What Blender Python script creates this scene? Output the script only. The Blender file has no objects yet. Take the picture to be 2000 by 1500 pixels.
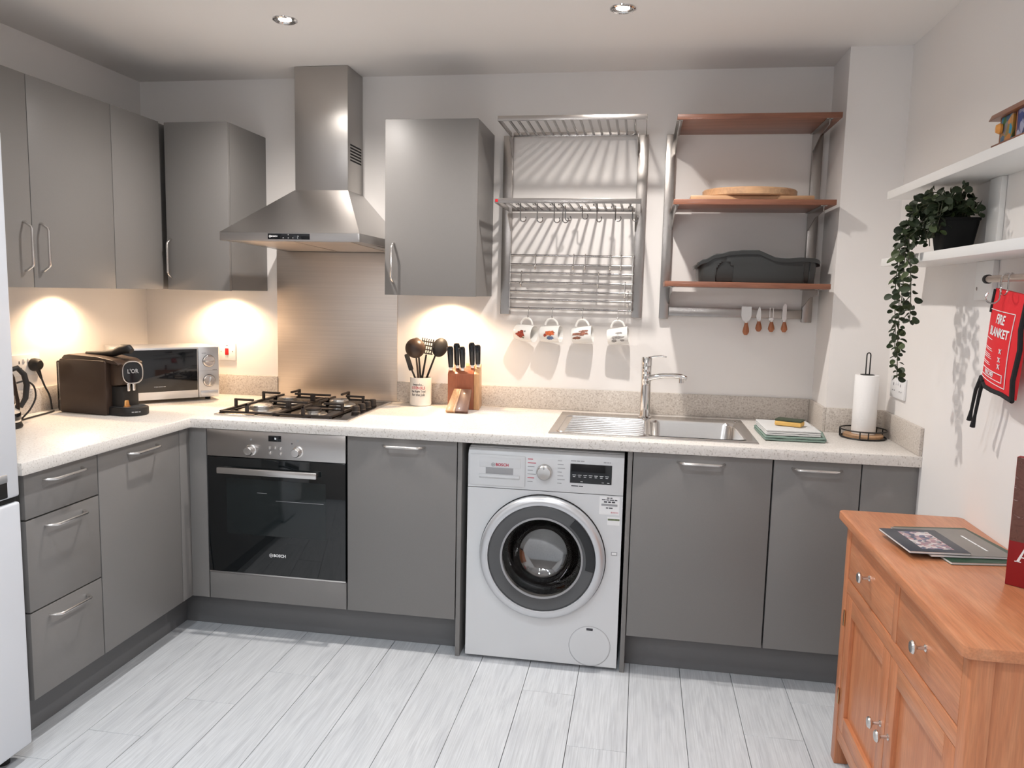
import bpy, bmesh, math, random
from mathutils import Vector, Matrix
random.seed(7)
scene = bpy.context.scene
COL = scene.collection
PI = math.pi
V = Vector

# ------------------------------------------------------------------ camera
cam_d = bpy.data.cameras.new('camera'); cam = bpy.data.objects.new('camera', cam_d); COL.objects.link(cam)
_yaw, _pitch, _roll = .1621, -.1163, .0233
_f = V((-math.sin(_yaw)*math.cos(_pitch), math.cos(_yaw)*math.cos(_pitch), math.sin(_pitch)))
_r = V((math.cos(_yaw), math.sin(_yaw), 0)); _u = _r.cross(_f)
_r2 = _r*math.cos(_roll)+_u*math.sin(_roll); _u2 = -_r*math.sin(_roll)+_u*math.cos(_roll)
_m = Matrix((_r2, _u2, -_f)).transposed().to_4x4(); _m.translation = V((1.731, -3.5835, 1.4438))
cam.matrix_world = _m
cam_d.sensor_width = 36; cam_d.lens = 1519.38/2000*36; cam_d.clip_start = .05
scene.camera = cam

# ------------------------------------------------------------------ world, exposure, lamp settings
w = bpy.data.worlds.new('world'); scene.world = w; w.use_nodes = True
w.node_tree.nodes['Background'].inputs[0].default_value = (.9, .95, 1, 1)
w.node_tree.nodes['Background'].inputs[1].default_value = .3
scene.view_settings.view_transform = 'Standard'; scene.view_settings.look = 'None'
scene.view_settings.gamma = 1; scene.view_settings.use_curve_mapping = False
scene.view_settings.exposure = 0.7
DOWN_W, DOWN_C = 44, (1, .94, .885)          # ceiling downlights of the kitchen
REAR_FILL_W, REAR_FILL_C = 22, (.84, .92, 1.0)       # unseen ceiling downlights added behind the kitchen as fill
FILL_GLOBE, FILL_GLOBE_C = 18, (.96, .97, 1.)       # strength of an added, unseen fill globe behind the camera
PUCK_W, PUCK_C = 9.5, (1, .70, .44)         # warm puck lamps under the wall cabinets

# ------------------------------------------------------------------ helpers
def srgb(r, g, b):
    return tuple((c/255/12.92 if c/255 <= .04045 else ((c/255+.055)/1.055)**2.4) for c in (r, g, b))
M = {}
def mat(name, col, rough=.5, metal=0., noise=None, bump=None, coat=0., trans=0., ior=1.45, emis=0., spec=.5, alpha=1., rand=0., aniso=0.):
    m = bpy.data.materials.new(name); m.use_nodes = True; nt = m.node_tree; N = nt.nodes; L = nt.links
    b = N['Principled BSDF']
    b.inputs['Base Color'].default_value = (*col, 1); b.inputs['Roughness'].default_value = rough
    b.inputs['Metallic'].default_value = metal; b.inputs['Coat Weight'].default_value = coat
    b.inputs['Transmission Weight'].default_value = trans; b.inputs['IOR'].default_value = ior
    b.inputs['Specular IOR Level'].default_value = spec; b.inputs['Alpha'].default_value = alpha
    if aniso: b.inputs['Anisotropic'].default_value = aniso
    if emis:
        b.inputs['Emission Color'].default_value = (*col, 1); b.inputs['Emission Strength'].default_value = emis
    tc = N.new('ShaderNodeTexCoord')
    def nz(scale, stretch, detail=3, dist=0.):
        mp = N.new('ShaderNodeMapping'); mp.inputs['Scale'].default_value = stretch
        n = N.new('ShaderNodeTexNoise'); n.inputs['Scale'].default_value = scale; n.inputs['Detail'].default_value = detail
        n.inputs['Distortion'].default_value = dist
        L.new(tc.outputs['Object'], mp.inputs[0]); L.new(mp.outputs[0], n.inputs['Vector']); return n
    if noise:
        n = nz(noise[0], noise[2] if len(noise) > 2 else (1, 1, 1))
        r = N.new('ShaderNodeValToRGB'); a = noise[1]
        r.color_ramp.elements[0].position = .3; r.color_ramp.elements[1].position = .7
        r.color_ramp.elements[0].color = (*[c*(1-a) for c in col], 1); r.color_ramp.elements[1].color = (*[min(1, c*(1+a)) for c in col], 1)
        L.new(n.outputs[0], r.inputs[0]); L.new(r.outputs[0], b.inputs['Base Color'])
    if bump:
        n = nz(bump[0], bump[2] if len(bump) > 2 else (1, 1, 1), 4)
        bp = N.new('ShaderNodeBump'); bp.inputs['Strength'].default_value = bump[1]; bp.inputs['Distance'].default_value = .002
        L.new(n.outputs[0], bp.inputs['Height']); L.new(bp.outputs[0], b.inputs['Normal'])
    M[name] = m; return m
def ramp_mat(name, stops, tex, rough=.5, metal=0., coat=0., rand=0., bump=0., grain=None):
    """stops: [(pos, col)], tex: (type, scale, stretch, detail, distortion)."""
    m = bpy.data.materials.new(name); m.use_nodes = True; nt = m.node_tree; N = nt.nodes; L = nt.links
    b = N['Principled BSDF']; b.inputs['Roughness'].default_value = rough; b.inputs['Metallic'].default_value = metal
    b.inputs['Coat Weight'].default_value = coat
    tc = N.new('ShaderNodeTexCoord'); mp = N.new('ShaderNodeMapping'); mp.inputs['Scale'].default_value = tex[2]
    src = tc.outputs['Object']
    if rand:
        oi = N.new('ShaderNodeObjectInfo'); ml = N.new('ShaderNodeVectorMath'); ml.operation = 'MULTIPLY_ADD'
        cb = N.new('ShaderNodeCombineXYZ')
        for i in range(3): L.new(oi.outputs['Random'], cb.inputs[i])
        L.new(cb.outputs[0], ml.inputs[0]); ml.inputs[1].default_value = (rand, rand*1.7, rand*.6); L.new(src, ml.inputs[2]); src = ml.outputs[0]
    L.new(src, mp.inputs[0])
    if tex[0] == 'noise':
        n = N.new('ShaderNodeTexNoise'); n.inputs['Scale'].default_value = tex[1]; n.inputs['Detail'].default_value = tex[3]; n.inputs['Distortion'].default_value = tex[4]; out = n.outputs[0]
    elif tex[0] == 'wave':
        n = N.new('ShaderNodeTexWave'); n.inputs['Scale'].default_value = tex[1]; n.inputs['Detail'].default_value = tex[3]; n.inputs['Distortion'].default_value = tex[4]; n.inputs['Detail Scale'].default_value = 1.2; out = n.outputs[1]
    else:
        n = N.new('ShaderNodeTexVoronoi'); n.inputs['Scale'].default_value = tex[1]; out = n.outputs['Color']
    L.new(mp.outputs[0], n.inputs['Vector'])
    r = N.new('ShaderNodeValToRGB'); cr = r.color_ramp
    while len(cr.elements) < len(stops): cr.elements.new(.5)
    for e, (p, c) in zip(cr.elements, stops): e.position = p; e.color = (*c, 1)
    L.new(out, r.inputs[0]); colr = r.outputs[0]
    if grain:                                     # (scale, stretch, amount)
        mp2 = N.new('ShaderNodeMapping'); mp2.inputs['Scale'].default_value = grain[1]; L.new(src, mp2.inputs[0])
        g = N.new('ShaderNodeTexNoise'); g.inputs['Scale'].default_value = grain[0]; g.inputs['Detail'].default_value = 5; L.new(mp2.outputs[0], g.inputs['Vector'])
        gr = N.new('ShaderNodeValToRGB'); a = grain[2]; gr.color_ramp.elements[0].position = .35; gr.color_ramp.elements[1].position = .65
        gr.color_ramp.elements[0].color = (1-a, 1-a, 1-a, 1); gr.color_ramp.elements[1].color = (1, 1, 1, 1); L.new(g.outputs[0], gr.inputs[0])
        mx = N.new('ShaderNodeMix'); mx.data_type = 'RGBA'; mx.blend_type = 'MULTIPLY'; mx.inputs[0].default_value = 1
        L.new(colr, mx.inputs[6]); L.new(gr.outputs[0], mx.inputs[7]); colr = mx.outputs[2]
        if bump:
            bp = N.new('ShaderNodeBump'); bp.inputs['Strength'].default_value = bump; bp.inputs['Distance'].default_value = .001
            L.new(g.outputs[0], bp.inputs['Height']); L.new(bp.outputs[0], b.inputs['Normal'])
    L.new(colr, b.inputs['Base Color']); M[name] = m; return m

def root_of(o):
    while o.parent: o = o.parent
    return o
def obj(name, bm, m, parent=None, local=False, label=None, smooth=True):
    me = bpy.data.meshes.new(name)
    if parent is not None and not local:
        bmesh.ops.translate(bm, vec=-root_of(parent).location, verts=bm.verts)
    bmesh.ops.recalc_face_normals(bm, faces=bm.faces)
    bm.to_mesh(me); bm.free()
    if smooth:
        me.polygons.foreach_set('use_smooth', [True]*len(me.polygons)); me.set_sharp_from_angle(angle=math.radians(38))
    for x in (m if isinstance(m, (list, tuple)) else [m]): me.materials.append(M[x])
    o = bpy.data.objects.new(name, me); COL.objects.link(o)
    if parent is not None: o.parent = parent
    if label: o['label'] = label
    return o
def thing(name, label, cat, loc=(0, 0, 0), rz=0, group=None):
    o = bpy.data.objects.new(name, None); COL.objects.link(o); o.location = loc; o.rotation_euler = (0, 0, rz); o.empty_display_size = .05
    return tag(o, label, cat, group)
def tag(o, label, cat, group=None):
    o['label'] = label; o['category'] = cat
    if group: o['group'] = group
    return o
def struct(name, bm, m, parent=None, label=None):
    o = obj(name, bm, m, parent)
    if parent is None:
        o['kind'] = 'structure'
        if label: o['label'] = label
    return o
def dup(root, loc, label, rz=None):
    r = root.copy(); COL.objects.link(r); r.location = loc; r['label'] = label
    if rz is not None: r.rotation_euler = (0, 0, rz)
    for ch in list(root.children):
        c = ch.copy(); COL.objects.link(c); c.parent = r
        for g in list(ch.children):
            d = g.copy(); COL.objects.link(d); d.parent = c
    return r
def nb(): return bmesh.new()
def box(x0, x1, y0, y1, z0, z1, bev=0., bm=None, seg=2, mx=None):
    b = bm or nb(); t = nb()
    vs = [t.verts.new((x, y, z)) for x in (x0, x1) for y in (y0, y1) for z in (z0, z1)]
    for f in ((0, 1, 3, 2), (4, 6, 7, 5), (0, 4, 5, 1), (2, 3, 7, 6), (0, 2, 6, 4), (1, 5, 7, 3)): t.faces.new([vs[i] for i in f])
    if bev: bmesh.ops.bevel(t, geom=t.edges[:], offset=bev, segments=seg, affect='EDGES', profile=.5)
    return merge(b, t, mx)
def merge(b, t, mx=None):
    if mx is not None: bmesh.ops.transform(t, matrix=mx, verts=t.verts)
    me = bpy.data.meshes.new('tmp'); t.to_mesh(me); t.free(); b.from_mesh(me); bpy.data.meshes.remove(me); return b
def lathe(prof, seg=32, bm=None, mx=None, a0=0., a1=2*PI):
    b = bm or nb(); t = nb(); full = abs(a1-a0-2*PI) < 1e-6; n = seg if full else seg+1
    rings = []
    for r, z in prof:
        if r < 1e-6: rings.append([t.verts.new((0, 0, z))])
        else: rings.append([t.verts.new((r*math.cos(a0+(a1-a0)*i/seg), r*math.sin(a0+(a1-a0)*i/seg), z)) for i in range(n)])
    for A, B in zip(rings, rings[1:]):
        for i in range(seg):
            j = (i+1) % n if full else i+1
            q = [A[0] if len(A) == 1 else A[i], A[0] if len(A) == 1 else A[j], B[0] if len(B) == 1 else B[j], B[0] if len(B) == 1 else B[i]]
            u = []
            for v in q:
                if v not in u: u.append(v)
            if len(u) > 2:
                try: t.faces.new(u)
                except ValueError: pass
    return merge(b, t, mx)
def cyl(r, z0, z1, seg=24, bm=None, mx=None, bev=0.):
    p = [(0, z0), (r-bev, z0), (r, z0+bev), (r, z1-bev), (r-bev, z1), (0, z1)] if bev else [(0, z0), (r, z0), (r, z1), (0, z1)]
    return lathe(p, seg, bm, mx)
def axis(o, d, up=None):
    """matrix: local z -> d, origin o; local y near up"""
    d = V(d).normalized(); h = V(up) if up else (V((0, 0, 1)) if abs(d.z) < .9 else V((0, 1, 0)))
    x = h.cross(d).normalized(); y = d.cross(x)
    m = Matrix((x, y, d)).transposed().to_4x4(); m.translation = V(o); return m
def tube(pts, r, seg=8, bm=None, closed=False, mx=None):
    b = bm or nb(); t = nb(); P = [V(p) for p in pts]; n = len(P); R = r if isinstance(r, (list, tuple)) else [r]*n
    rings = []; nrm = None
    for i in range(n):
        if closed: d = (P[(i+1) % n]-P[i-1]).normalized()
        elif i == 0: d = (P[1]-P[0]).normalized()
        elif i == n-1: d = (P[-1]-P[-2]).normalized()
        else: d = ((P[i+1]-P[i]).normalized()+(P[i]-P[i-1]).normalized()).normalized()
        if nrm is None:
            nrm = d.orthogonal().normalized()
        else:
            nrm = (nrm-d*nrm.dot(d)); nrm = nrm.normalized() if nrm.length > 1e-6 else d.orthogonal().normalized()
        bi = d.cross(nrm)
        rings.append([t.verts.new(P[i]+(nrm*math.cos(2*PI*k/seg)+bi*math.sin(2*PI*k/seg))*R[i]) for k in range(seg)])
    for i in range(n if closed else n-1):
        A, B = rings[i], rings[(i+1) % n]
        for k in range(seg): t.faces.new((A[k], A[(k+1) % seg], B[(k+1) % seg], B[k]))
    if not closed: t.faces.new(rings[0][::-1]); t.faces.new(rings[-1])
    return merge(b, t, mx)
def curve(pts, n=6):
    P = [V(p) for p in pts]; out = []
    for i in range(len(P)-1):
        p0, p1, p2, p3 = P[max(i-1, 0)], P[i], P[i+1], P[min(i+2, len(P)-1)]
        for q in range(n):
            u = q/n; out.append(.5*((2*p1)+(p2-p0)*u+(2*p0-5*p1+4*p2-p3)*u*u+(3*p1-p0-3*p2+p3)*u**3))
    return out+[P[-1]]
def prism(poly, h0, h1, fr='xy', bev=0., bm=None, mx=None):
    """polygon extruded; fr names the plane of the polygon: 'xy','xz','yz'"""
    b = bm or nb(); t = nb()
    def P(a, c, h): return {'xy': (a, c, h), 'xz': (a, h, c), 'yz': (h, a, c)}[fr]
    A = [t.verts.new(P(a, c, h0)) for a, c in poly]; B = [t.verts.new(P(a, c, h1)) for a, c in poly]
    t.faces.new(A); t.faces.new(B[::-1]); n = len(A)
    for i in range(n): t.faces.new((A[i], B[i], B[(i+1) % n], A[(i+1) % n]))
    if bev: bmesh.ops.bevel(t, geom=t.edges[:], offset=bev, segments=2, affect='EDGES', profile=.5)
    return merge(b, t, mx)
def arc(cx, cy, r, a0, a1, n=8): return [(cx+r*math.cos(math.radians(a0+(a1-a0)*i/n)), cy+r*math.sin(math.radians(a0+(a1-a0)*i/n))) for i in range(n+1)]
def rrect(x0, x1, y0, y1, r, n=5): return arc(x1-r, y1-r, r, 0, 90, n)+arc(x0+r, y1-r, r, 90, 180, n)+arc(x0+r, y0+r, r, 180, 270, n)+arc(x1-r, y0+r, r, 270, 360, n)
def cells(xs, ys, keep, z0, z1, bev=0.):
    t = nb(); top = {}; bot = {}
    def vt(d, i, j, z):
        if (i, j) not in d: d[(i, j)] = t.verts.new((xs[i], ys[j], z))
        return d[(i, j)]
    K = [[keep((xs[i]+xs[i+1])/2, (ys[j]+ys[j+1])/2) for j in range(len(ys)-1)] for i in range(len(xs)-1)]
    g = lambda i, j: 0 <= i < len(xs)-1 and 0 <= j < len(ys)-1 and K[i][j]
    for i in range(len(xs)-1):
        for j in range(len(ys)-1):
            if not K[i][j]: continue
            c = [(i, j), (i+1, j), (i+1, j+1), (i, j+1)]
            t.faces.new([vt(top, *p, z1) for p in c]); t.faces.new([vt(bot, *p, z0) for p in c[::-1]])
            for k, (di, dj) in enumerate(((0, -1), (1, 0), (0, 1), (-1, 0))):
                if not g(i+di, j+dj):
                    p, q = c[k], c[(k+1) % 4]
                    t.faces.new((vt(bot, *p, z0), vt(bot, *q, z0), vt(top, *q, z1), vt(top, *p, z1)))
    bmesh.ops.dissolve_limit(t, angle_limit=.01, verts=t.verts, edges=t.edges)
    if bev:
        es = [e for e in t.edges if len(e.link_faces) == 2 and e.calc_face_angle(0) > .5]
        bmesh.ops.bevel(t, geom=es, offset=bev, segments=2, affect='EDGES', profile=.5)
    return t
def text(name, s, size, o, xd, up, m, parent, align='CENTER', bold=0., local=False, wrap=None, ext=.0002, sx=1.):
    c = bpy.data.curves.new('t', 'FONT'); c.body = s; c.size = size; c.align_x = align; c.align_y = 'CENTER'; c.offset = bold; c.extrude = ext; c.resolution_u = 2
    to = bpy.data.objects.new('t', c); me = bpy.data.meshes.new_from_object(to)
    b = nb(); b.from_mesh(me); bpy.data.objects.remove(to); bpy.data.curves.remove(c); bpy.data.meshes.remove(me)
    xd = V(xd).normalized(); up = V(up).normalized(); nn = xd.cross(up); o = V(o)
    for v in b.verts:
        x, y, z = v.co.x*sx, v.co.y, v.co.z
        if wrap:                                     # wrap = (centre, radius, start angle): around a vertical cylinder
            ce, rr, a0 = wrap; a = a0+x/rr
            v.co = V((ce[0]+(rr+z+ext)*math.cos(a), ce[1]+(rr+z+ext)*math.sin(a), o.z+y))
        else: v.co = o+xd*x+up*y+nn*(z+ext)
    return obj(name, b, m, parent, local, smooth=False)
def dashes(name, o, xd, up, widths, h, m, parent, local=False):
    """small print too fine to read: a row of dashes, centred at o"""
    xd = V(xd).normalized(); up = V(up).normalized(); nn = xd.cross(up); b = nb(); tot = sum(widths)+h*.7*(len(widths)-1); x = -tot/2
    fm = Matrix((xd, up, nn)).transposed().to_4x4(); fm.translation = V(o)
    for w_ in widths: box(x, x+w_, -h/2, h/2, 0, .0004, 0, b, mx=fm); x += w_+h*.7
    return obj(name, b, m, parent, local, smooth=False)
def roundel(name, o, xd, up, r, m, parent, local=False):
    """ring with an armature-like mark inside"""
    xd = V(xd); up = V(up); nn = xd.cross(up); b = nb(); o = V(o)
    tube([o+nn*.0006+(xd*math.cos(a)+up*math.sin(a))*r for a in [2*PI*i/20 for i in range(20)]], r*.12, 5, b, True)
    for s in (-1, 1):
        tube([o+nn*.0006+xd*(s*r*.4)+up*(r*.6), o+nn*.0006+xd*(s*r*.4)-up*(r*.6)], r*.13, 5, b)
    tube([o+nn*.0006-xd*(r*.4), o+nn*.0006+xd*(r*.4)], r*.13, 5, b)
    return obj(name, b, m, parent, local)

# ------------------------------------------------------------------ materials
mat('wall_paint', (.83, .80, .775), .75, bump=(900, .06))
mat('far_paint', (.34, .30, .27), .8)
mat('ceiling_paint', (.86, .83, .80), .8)
mat('cab_grey', srgb(127, 124.5, 122.5), .42, noise=(400, .02), spec=.45)
mat('carcass', srgb(88, 86, 84), .6)
mat('gap_dark', (.012, .012, .013), .8)
mat('plinth_grey', srgb(112, 112, 113), .45)
mat('steel', (.50, .48, .46), .30, 1, bump=(300, .10, (1, 1, 30)), aniso=.5)
mat('steel_h', (.52, .50, .485), .28, 1, bump=(300, .08, (.05, 1, 12)))
mat('brushed', (.68, .61, .55), .42, 1, noise=(40, .05, (.03, 1, 6)), bump=(260, .12, (.02, 1, 8)))  # warm lamp reflections tinted into the steel's base colour
mat('rack_steel', (.40, .375, .355), .27, 1, bump=(300, .08, (.05, 1, 12)))
mat('rod_steel', (.34, .325, .315), .14, 1)
mat('satin', (.70, .68, .66), .26, 1)
mat('chrome', (.72, .71, .70), .07, 1)
mat('sinksteel', (.66, .64, .62), .24, 1, bump=(400, .05, (.1, 1, 1)))
mat('white_plastic', (.82, .82, .82), .25, spec=.5)
mat('appliance_white', (.68, .69, .70), .28, spec=.5)
mat('fridge_white', (.70, .725, .77), .3)
mat('silver_plastic', (.62, .63, .65), .3, .6)
mat('black_gloss', (.008, .009, .011), .06, spec=.6)
mat('oven_glass', (.006, .008, .009), .04, spec=.6, coat=.3)
mat('oven_window', (.014, .019, .020), .05, spec=.6)
mat('black_matt', (.015, .014, .014), .55)
mat('cast_iron', (.03, .022, .018), .5)
mat('dark_brown', srgb(62, 48, 40), .38, spec=.45)
mat('pot_black', (.006, .006, .006), .6, spec=.2)
mat('rubber', (.02, .02, .02), .7)
mat('hob_dark', (.10, .09, .085), .16, 1)
mat('burner', (.55, .53, .5), .3, 1)
mat('red_mark', srgb(200, 30, 40), .4)
mat('red_print', srgb(190, 25, 60), .5)
mat('print_dark', (.06, .06, .07), .6)
mat('print_grey', (.35, .35, .36), .6)
mat('print_white', (.85, .85, .85), .6)
mat('lcd', (.9, .95, 1), .4, emis=1.5)
def thin_glass(name, tint, refl):
    m = bpy.data.materials.new(name); m.use_nodes = True; N = m.node_tree.nodes; L = m.node_tree.links; N.remove(N['Principled BSDF'])
    tr = N.new('ShaderNodeBsdfTransparent'); tr.inputs[0].default_value = (*tint, 1); gl = N.new('ShaderNodeBsdfGlossy'); gl.inputs['Roughness'].default_value = .03
    lw = N.new('ShaderNodeFresnel'); lw.inputs[0].default_value = refl; mx = N.new('ShaderNodeMixShader')
    L.new(lw.outputs[0], mx.inputs[0]); L.new(tr.outputs[0], mx.inputs[1]); L.new(gl.outputs[0], mx.inputs[2]); L.new(mx.outputs[0], N['Material Output'].inputs[0]); M[name] = m
thin_glass('glass', (.93, .93, .93), 1.45)
thin_glass('door_glass', (.93, .94, .95), 2.5)
mat('smoke_plastic', (.085, .087, .09), .14, spec=.6)
mat('drum', (.85, .85, .86), .4, .2, bump=(120, .5))
mat('ceramic', (.82, .80, .76), .25, coat=.3)
mat('gold_capsule', srgb(205, 150, 90), .3, .8)
mat('red_fabric', srgb(222, 35, 45), .6, bump=(500, .1))
mat('black_fabric', (.012, .012, .013), .8)
mat('towel_white', (.66, .66, .65), .9, bump=(220, .8))
mat('towel_green', srgb(128, 148, 138), .9, bump=(220, .8))
mat('sponge_yellow', srgb(222, 180, 105), .9, bump=(400, .8))
mat('sponge_green', srgb(70, 78, 62), .9, bump=(400, .8))
mat('paper', (.86, .85, .84), .85, bump=(180, .4))
mat('cardboard', srgb(170, 140, 110), .8)
mat('black_wire', (.012, .011, .011), .45)
mat('leaf', srgb(40, 52, 30), .55, noise=(14, .5), spec=.4)
mat('leaf_pale', srgb(70, 84, 48), .55, noise=(14, .4), spec=.4)
mat('stem', srgb(60, 62, 40), .6)
mat('soil', (.03, .022, .016), .9)
mat('tub_plastic', srgb(54, 56, 56), .34, spec=.5)
mat('globe', FILL_GLOBE_C, .5, emis=FILL_GLOBE)
mat('lens', (1, .97, .93), .3, emis=30.)
mat('puck_lens', (1, .80, .55), .3, emis=6.)
mat('bulb_reflector', (.8, .8, .8), .12, 1)
mat('shelf_white', (.83, .82, .80), .4)
mat('book_red', srgb(140, 22, 28), .45)
mat('mag_dark', srgb(52, 56, 66), .35)
mat('mag_grey', srgb(128, 122, 116), .35)
mat('mag_green', srgb(36, 66, 48), .35)
mat('page', (.82, .81, .79), .7, noise=(900, .06, (.01, .01, 1)))
mat('orange_wood', srgb(222, 150, 70), .4)
mat('brass', srgb(205, 165, 120), .25, 1)
mat('mug_orange', srgb(196, 98, 55), .5, noise=(90, .5)); mat('mug_blue', srgb(92, 112, 148), .5, noise=(90, .4))
mat('mug_red', srgb(150, 62, 45), .5, noise=(120, .6)); mat('mug_brown', srgb(140, 92, 75), .5, noise=(120, .5))
mat('mug_grey', srgb(150, 146, 142), .5, noise=(160, .4)); mat('mug_green', srgb(110, 120, 92), .5, noise=(120, .4))
WT = [(0, srgb(160, 151, 142)), (.33, srgb(188, 181, 172)), (.41, srgb(222, 217, 211)), (.62, srgb(227, 222, 216)), (.72, srgb(238, 235, 231))]
ramp_mat('worktop', WT, ('noise', 170, (1, 1, 1), 3, 0), .35)
ramp_mat('upstand', [(0, srgb(150, 138, 128)), (.36, srgb(176, 166, 156)), (.46, srgb(200, 191, 182)), (.62, srgb(205, 197, 188)), (.75, srgb(226, 221, 214))], ('noise', 170, (1, 1, 1), 3, 0), .4)
ramp_mat('oak_grey', [(0, srgb(176, 180, 184)), (.32, srgb(200, 203, 207)), (.55, srgb(213, 216, 219)), (.75, srgb(201, 204, 208)), (1, srgb(184, 188, 192))], ('noise', 1.9, (6.5, .9, 1), 5, 2.6), .34, rand=37., bump=.15, grain=(34, (8, .16, 1), .17))
def wood(name, c1, c2, c3, st, gst, rough=.4, coat=.15):
    ramp_mat(name, [(.25, c1), (.5, c2), (.75, c3)], ('noise', 3, st, 4, 1.2), rough, coat=coat, rand=11., bump=.06, grain=(30, gst, .18))
wood('teak', srgb(116, 72, 54), srgb(136, 88, 67), srgb(154, 104, 80), (.6, 6, 6), (.5, 8, 8))
wood('oak_z', srgb(189, 115, 75), srgb(202, 129, 87), srgb(211, 143, 101), (6, 6, .6), (8, 8, .5))
wood('oak_y', srgb(192, 119, 79), srgb(205, 134, 92), srgb(214, 150, 110), (6, .6, 6), (8, .5, 8))
wood('bamboo', srgb(178, 136, 98), srgb(196, 154, 116), srgb(208, 170, 132), (.5, 6, 6), (.5, 9, 3))
wood('block_wood', srgb(136, 70, 42), srgb(160, 90, 58), srgb(180, 112, 76), (5, 5, .6), (8, 8, .6))
wood('block_light', srgb(190, 140, 96), srgb(206, 158, 112), srgb(216, 170, 126), (5, 5, .6), (8, 8, .6))
wood('walnut', srgb(84, 54, 42), srgb(110, 76, 60), srgb(140, 104, 86), (5, 1, .8), (8, 1, .6))
wood('knife_handle_wood', srgb(150, 84, 48), srgb(172, 102, 62), srgb(184, 116, 74), (6, 6, .8), (8, 8, .6))
wood('box_wood', srgb(112, 64, 42), srgb(138, 84, 56), srgb(160, 104, 72), (6, .6, 6), (8, .5, 8))
ramp_mat('stained_print', [(0, srgb(40, 60, 90)), (.3, srgb(40, 130, 160)), (.5, srgb(190, 120, 50)), (.7, srgb(70, 110, 60)), (1, srgb(120, 40, 60))], ('vor', 45, (1, 1, 1), 0, 0), .3)
ramp_mat('blue_print', [(0, srgb(24, 30, 70)), (.5, srgb(50, 70, 130)), (1, srgb(200, 200, 215))], ('vor', 55, (1, 1, 1), 0, 0), .3)
ramp_mat('cover_photo', [(0, srgb(28, 30, 40)), (.3, srgb(70, 84, 120)), (.5, srgb(168, 118, 120)), (.7, srgb(214, 206, 204)), (1, srgb(44, 46, 54))], ('vor', 90, (1, 1, 1), 0, 0), .3)
ramp_mat('book_photo', [(0, srgb(60, 32, 26)), (.45, srgb(104, 66, 54)), (.62, srgb(90, 50, 40)), (.8, srgb(222, 206, 196))], ('noise', 34, (1, 1, 1.6), 4, 1.5), .35)

# ------------------------------------------------------------------ the room
D, LX, LW, XR, ZC = -.696, -.0798, -.7293, 2.7191, 2.4239
YF = -5.7                                     # wall behind the camera
PX, PY = 2.4898, -.2649                       # pier in the right back corner
fl = struct('floor', box(LW-.1, XR+.1, YF-.1, .1, -.06, -.006), 'gap_dark', label='pale grey wood plank floor')
seam = {-2: -1.7, -1: -1.62, 0: -1.45, 1: -1.21, 2: -.967, 3: -1.74, 4: -1.62, 5: -1.78, 6: -1.66, 7: -.905, 8: -1.226, 9: -1.72, 10: -1.6, 11: -1.043, 12: -.793, 13: -1.65}
base_x = 1.742-.1925*9
for k in range(-3, 15):
    x0 = base_x+.1925*k; x1 = x0+.1925
    if x1 < LW or x0 > XR: continue
    j = seam.get(k, -1.68)
    ys = [0.]; y = j
    while y+1.285 < -.05: y += 1.285
    while y > YF:
        ys.append(y); y -= 1.285
    ys.append(YF)
    for a, b_ in zip(ys, ys[1:]):
        if a-b_ < .02: continue
        struct('plank', box(max(x0, LW)+.0009, min(x1, XR)-.0009, b_+.0007, a-.0007, -.0065, 0, .0007, seg=1), 'oak_grey', fl)
struct('ceiling', box(LW-.1, XR+.1, YF-.1, .1, ZC, ZC+.1), 'ceiling_paint', label='white painted ceiling')
struct('wall_back', box(LW-.1, XR+.1, 0, .1, 0, ZC), 'wall_paint', label='white painted back wall behind the worktop')
struct('wall_left', box(LW-.1, LW, YF, 0, 0, ZC), 'wall_paint', label='white painted left wall')
struct('wall_right', box(XR, XR+.1, YF, 0, 0, ZC), 'wall_paint', label='white painted right wall')
struct('wall_front', box(LW-.1, XR+.1, YF-.1, YF, 0, ZC), 'far_paint', label='wall behind the camera, out of view')
struct('wall_pier', box(PX, XR, PY, 0, 0, ZC), 'wall_paint', label='boxed pier in the right back corner')

# ceiling downlights
def downlight(x, y, label, W, C):
    t = thing('ceiling_downlight', label, 'downlight', (x, y, ZC), group='recessed ceiling downlights')
    m = Matrix.Translation((x, y, ZC))
    obj('bezel', lathe([(.031, -.001), (.033, -.005), (.039, -.007), (.0445, -.004), (.0455, 0), (.031, 0), (.031, -.001)], 32, None, m), 'chrome', t)
    obj('reflector', lathe([(.0305, -.0012), (.027, -.0004), (.0235, -.0002)], 32, None, m), 'bulb_reflector', t)
    obj('lens', lathe([(.0235, -.0006), (.018, -.0022), (0, -.003)], 24, None, m), 'lens', t)
    ld = bpy.data.lights.new('downlight_lamp', 'SPOT'); ld.energy = W; ld.color = C; ld.spot_size = math.radians(152); ld.spot_blend = 1.; ld.shadow_soft_size = .024
    lo = bpy.data.objects.new('downlight_lamp', ld); COL.objects.link(lo); lo.parent = t; lo.location = (0, 0, -.03)
downlight(.392, -.765, 'round chrome ceiling downlight above the oven side, nearer the cooker hood', DOWN_W, DOWN_C)
downlight(1.625, -.76, 'round chrome ceiling downlight above the sink side, in front of the steel rack', DOWN_W, DOWN_C)
for i, (x, y) in enumerate([(.392, -2.15), (1.625, -2.15), (.392, -3.6), (1.625, -3.6), (.392, -5.0), (1.625, -5.0)]):  # rear rows added out of view for fill light
    downlight(x, y, ['left', 'right'][i % 2]+' ceiling downlight of the '+['first', 'second', 'third'][i//2]+' row added behind the kitchen as unseen fill', REAR_FILL_W, REAR_FILL_C)

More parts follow.
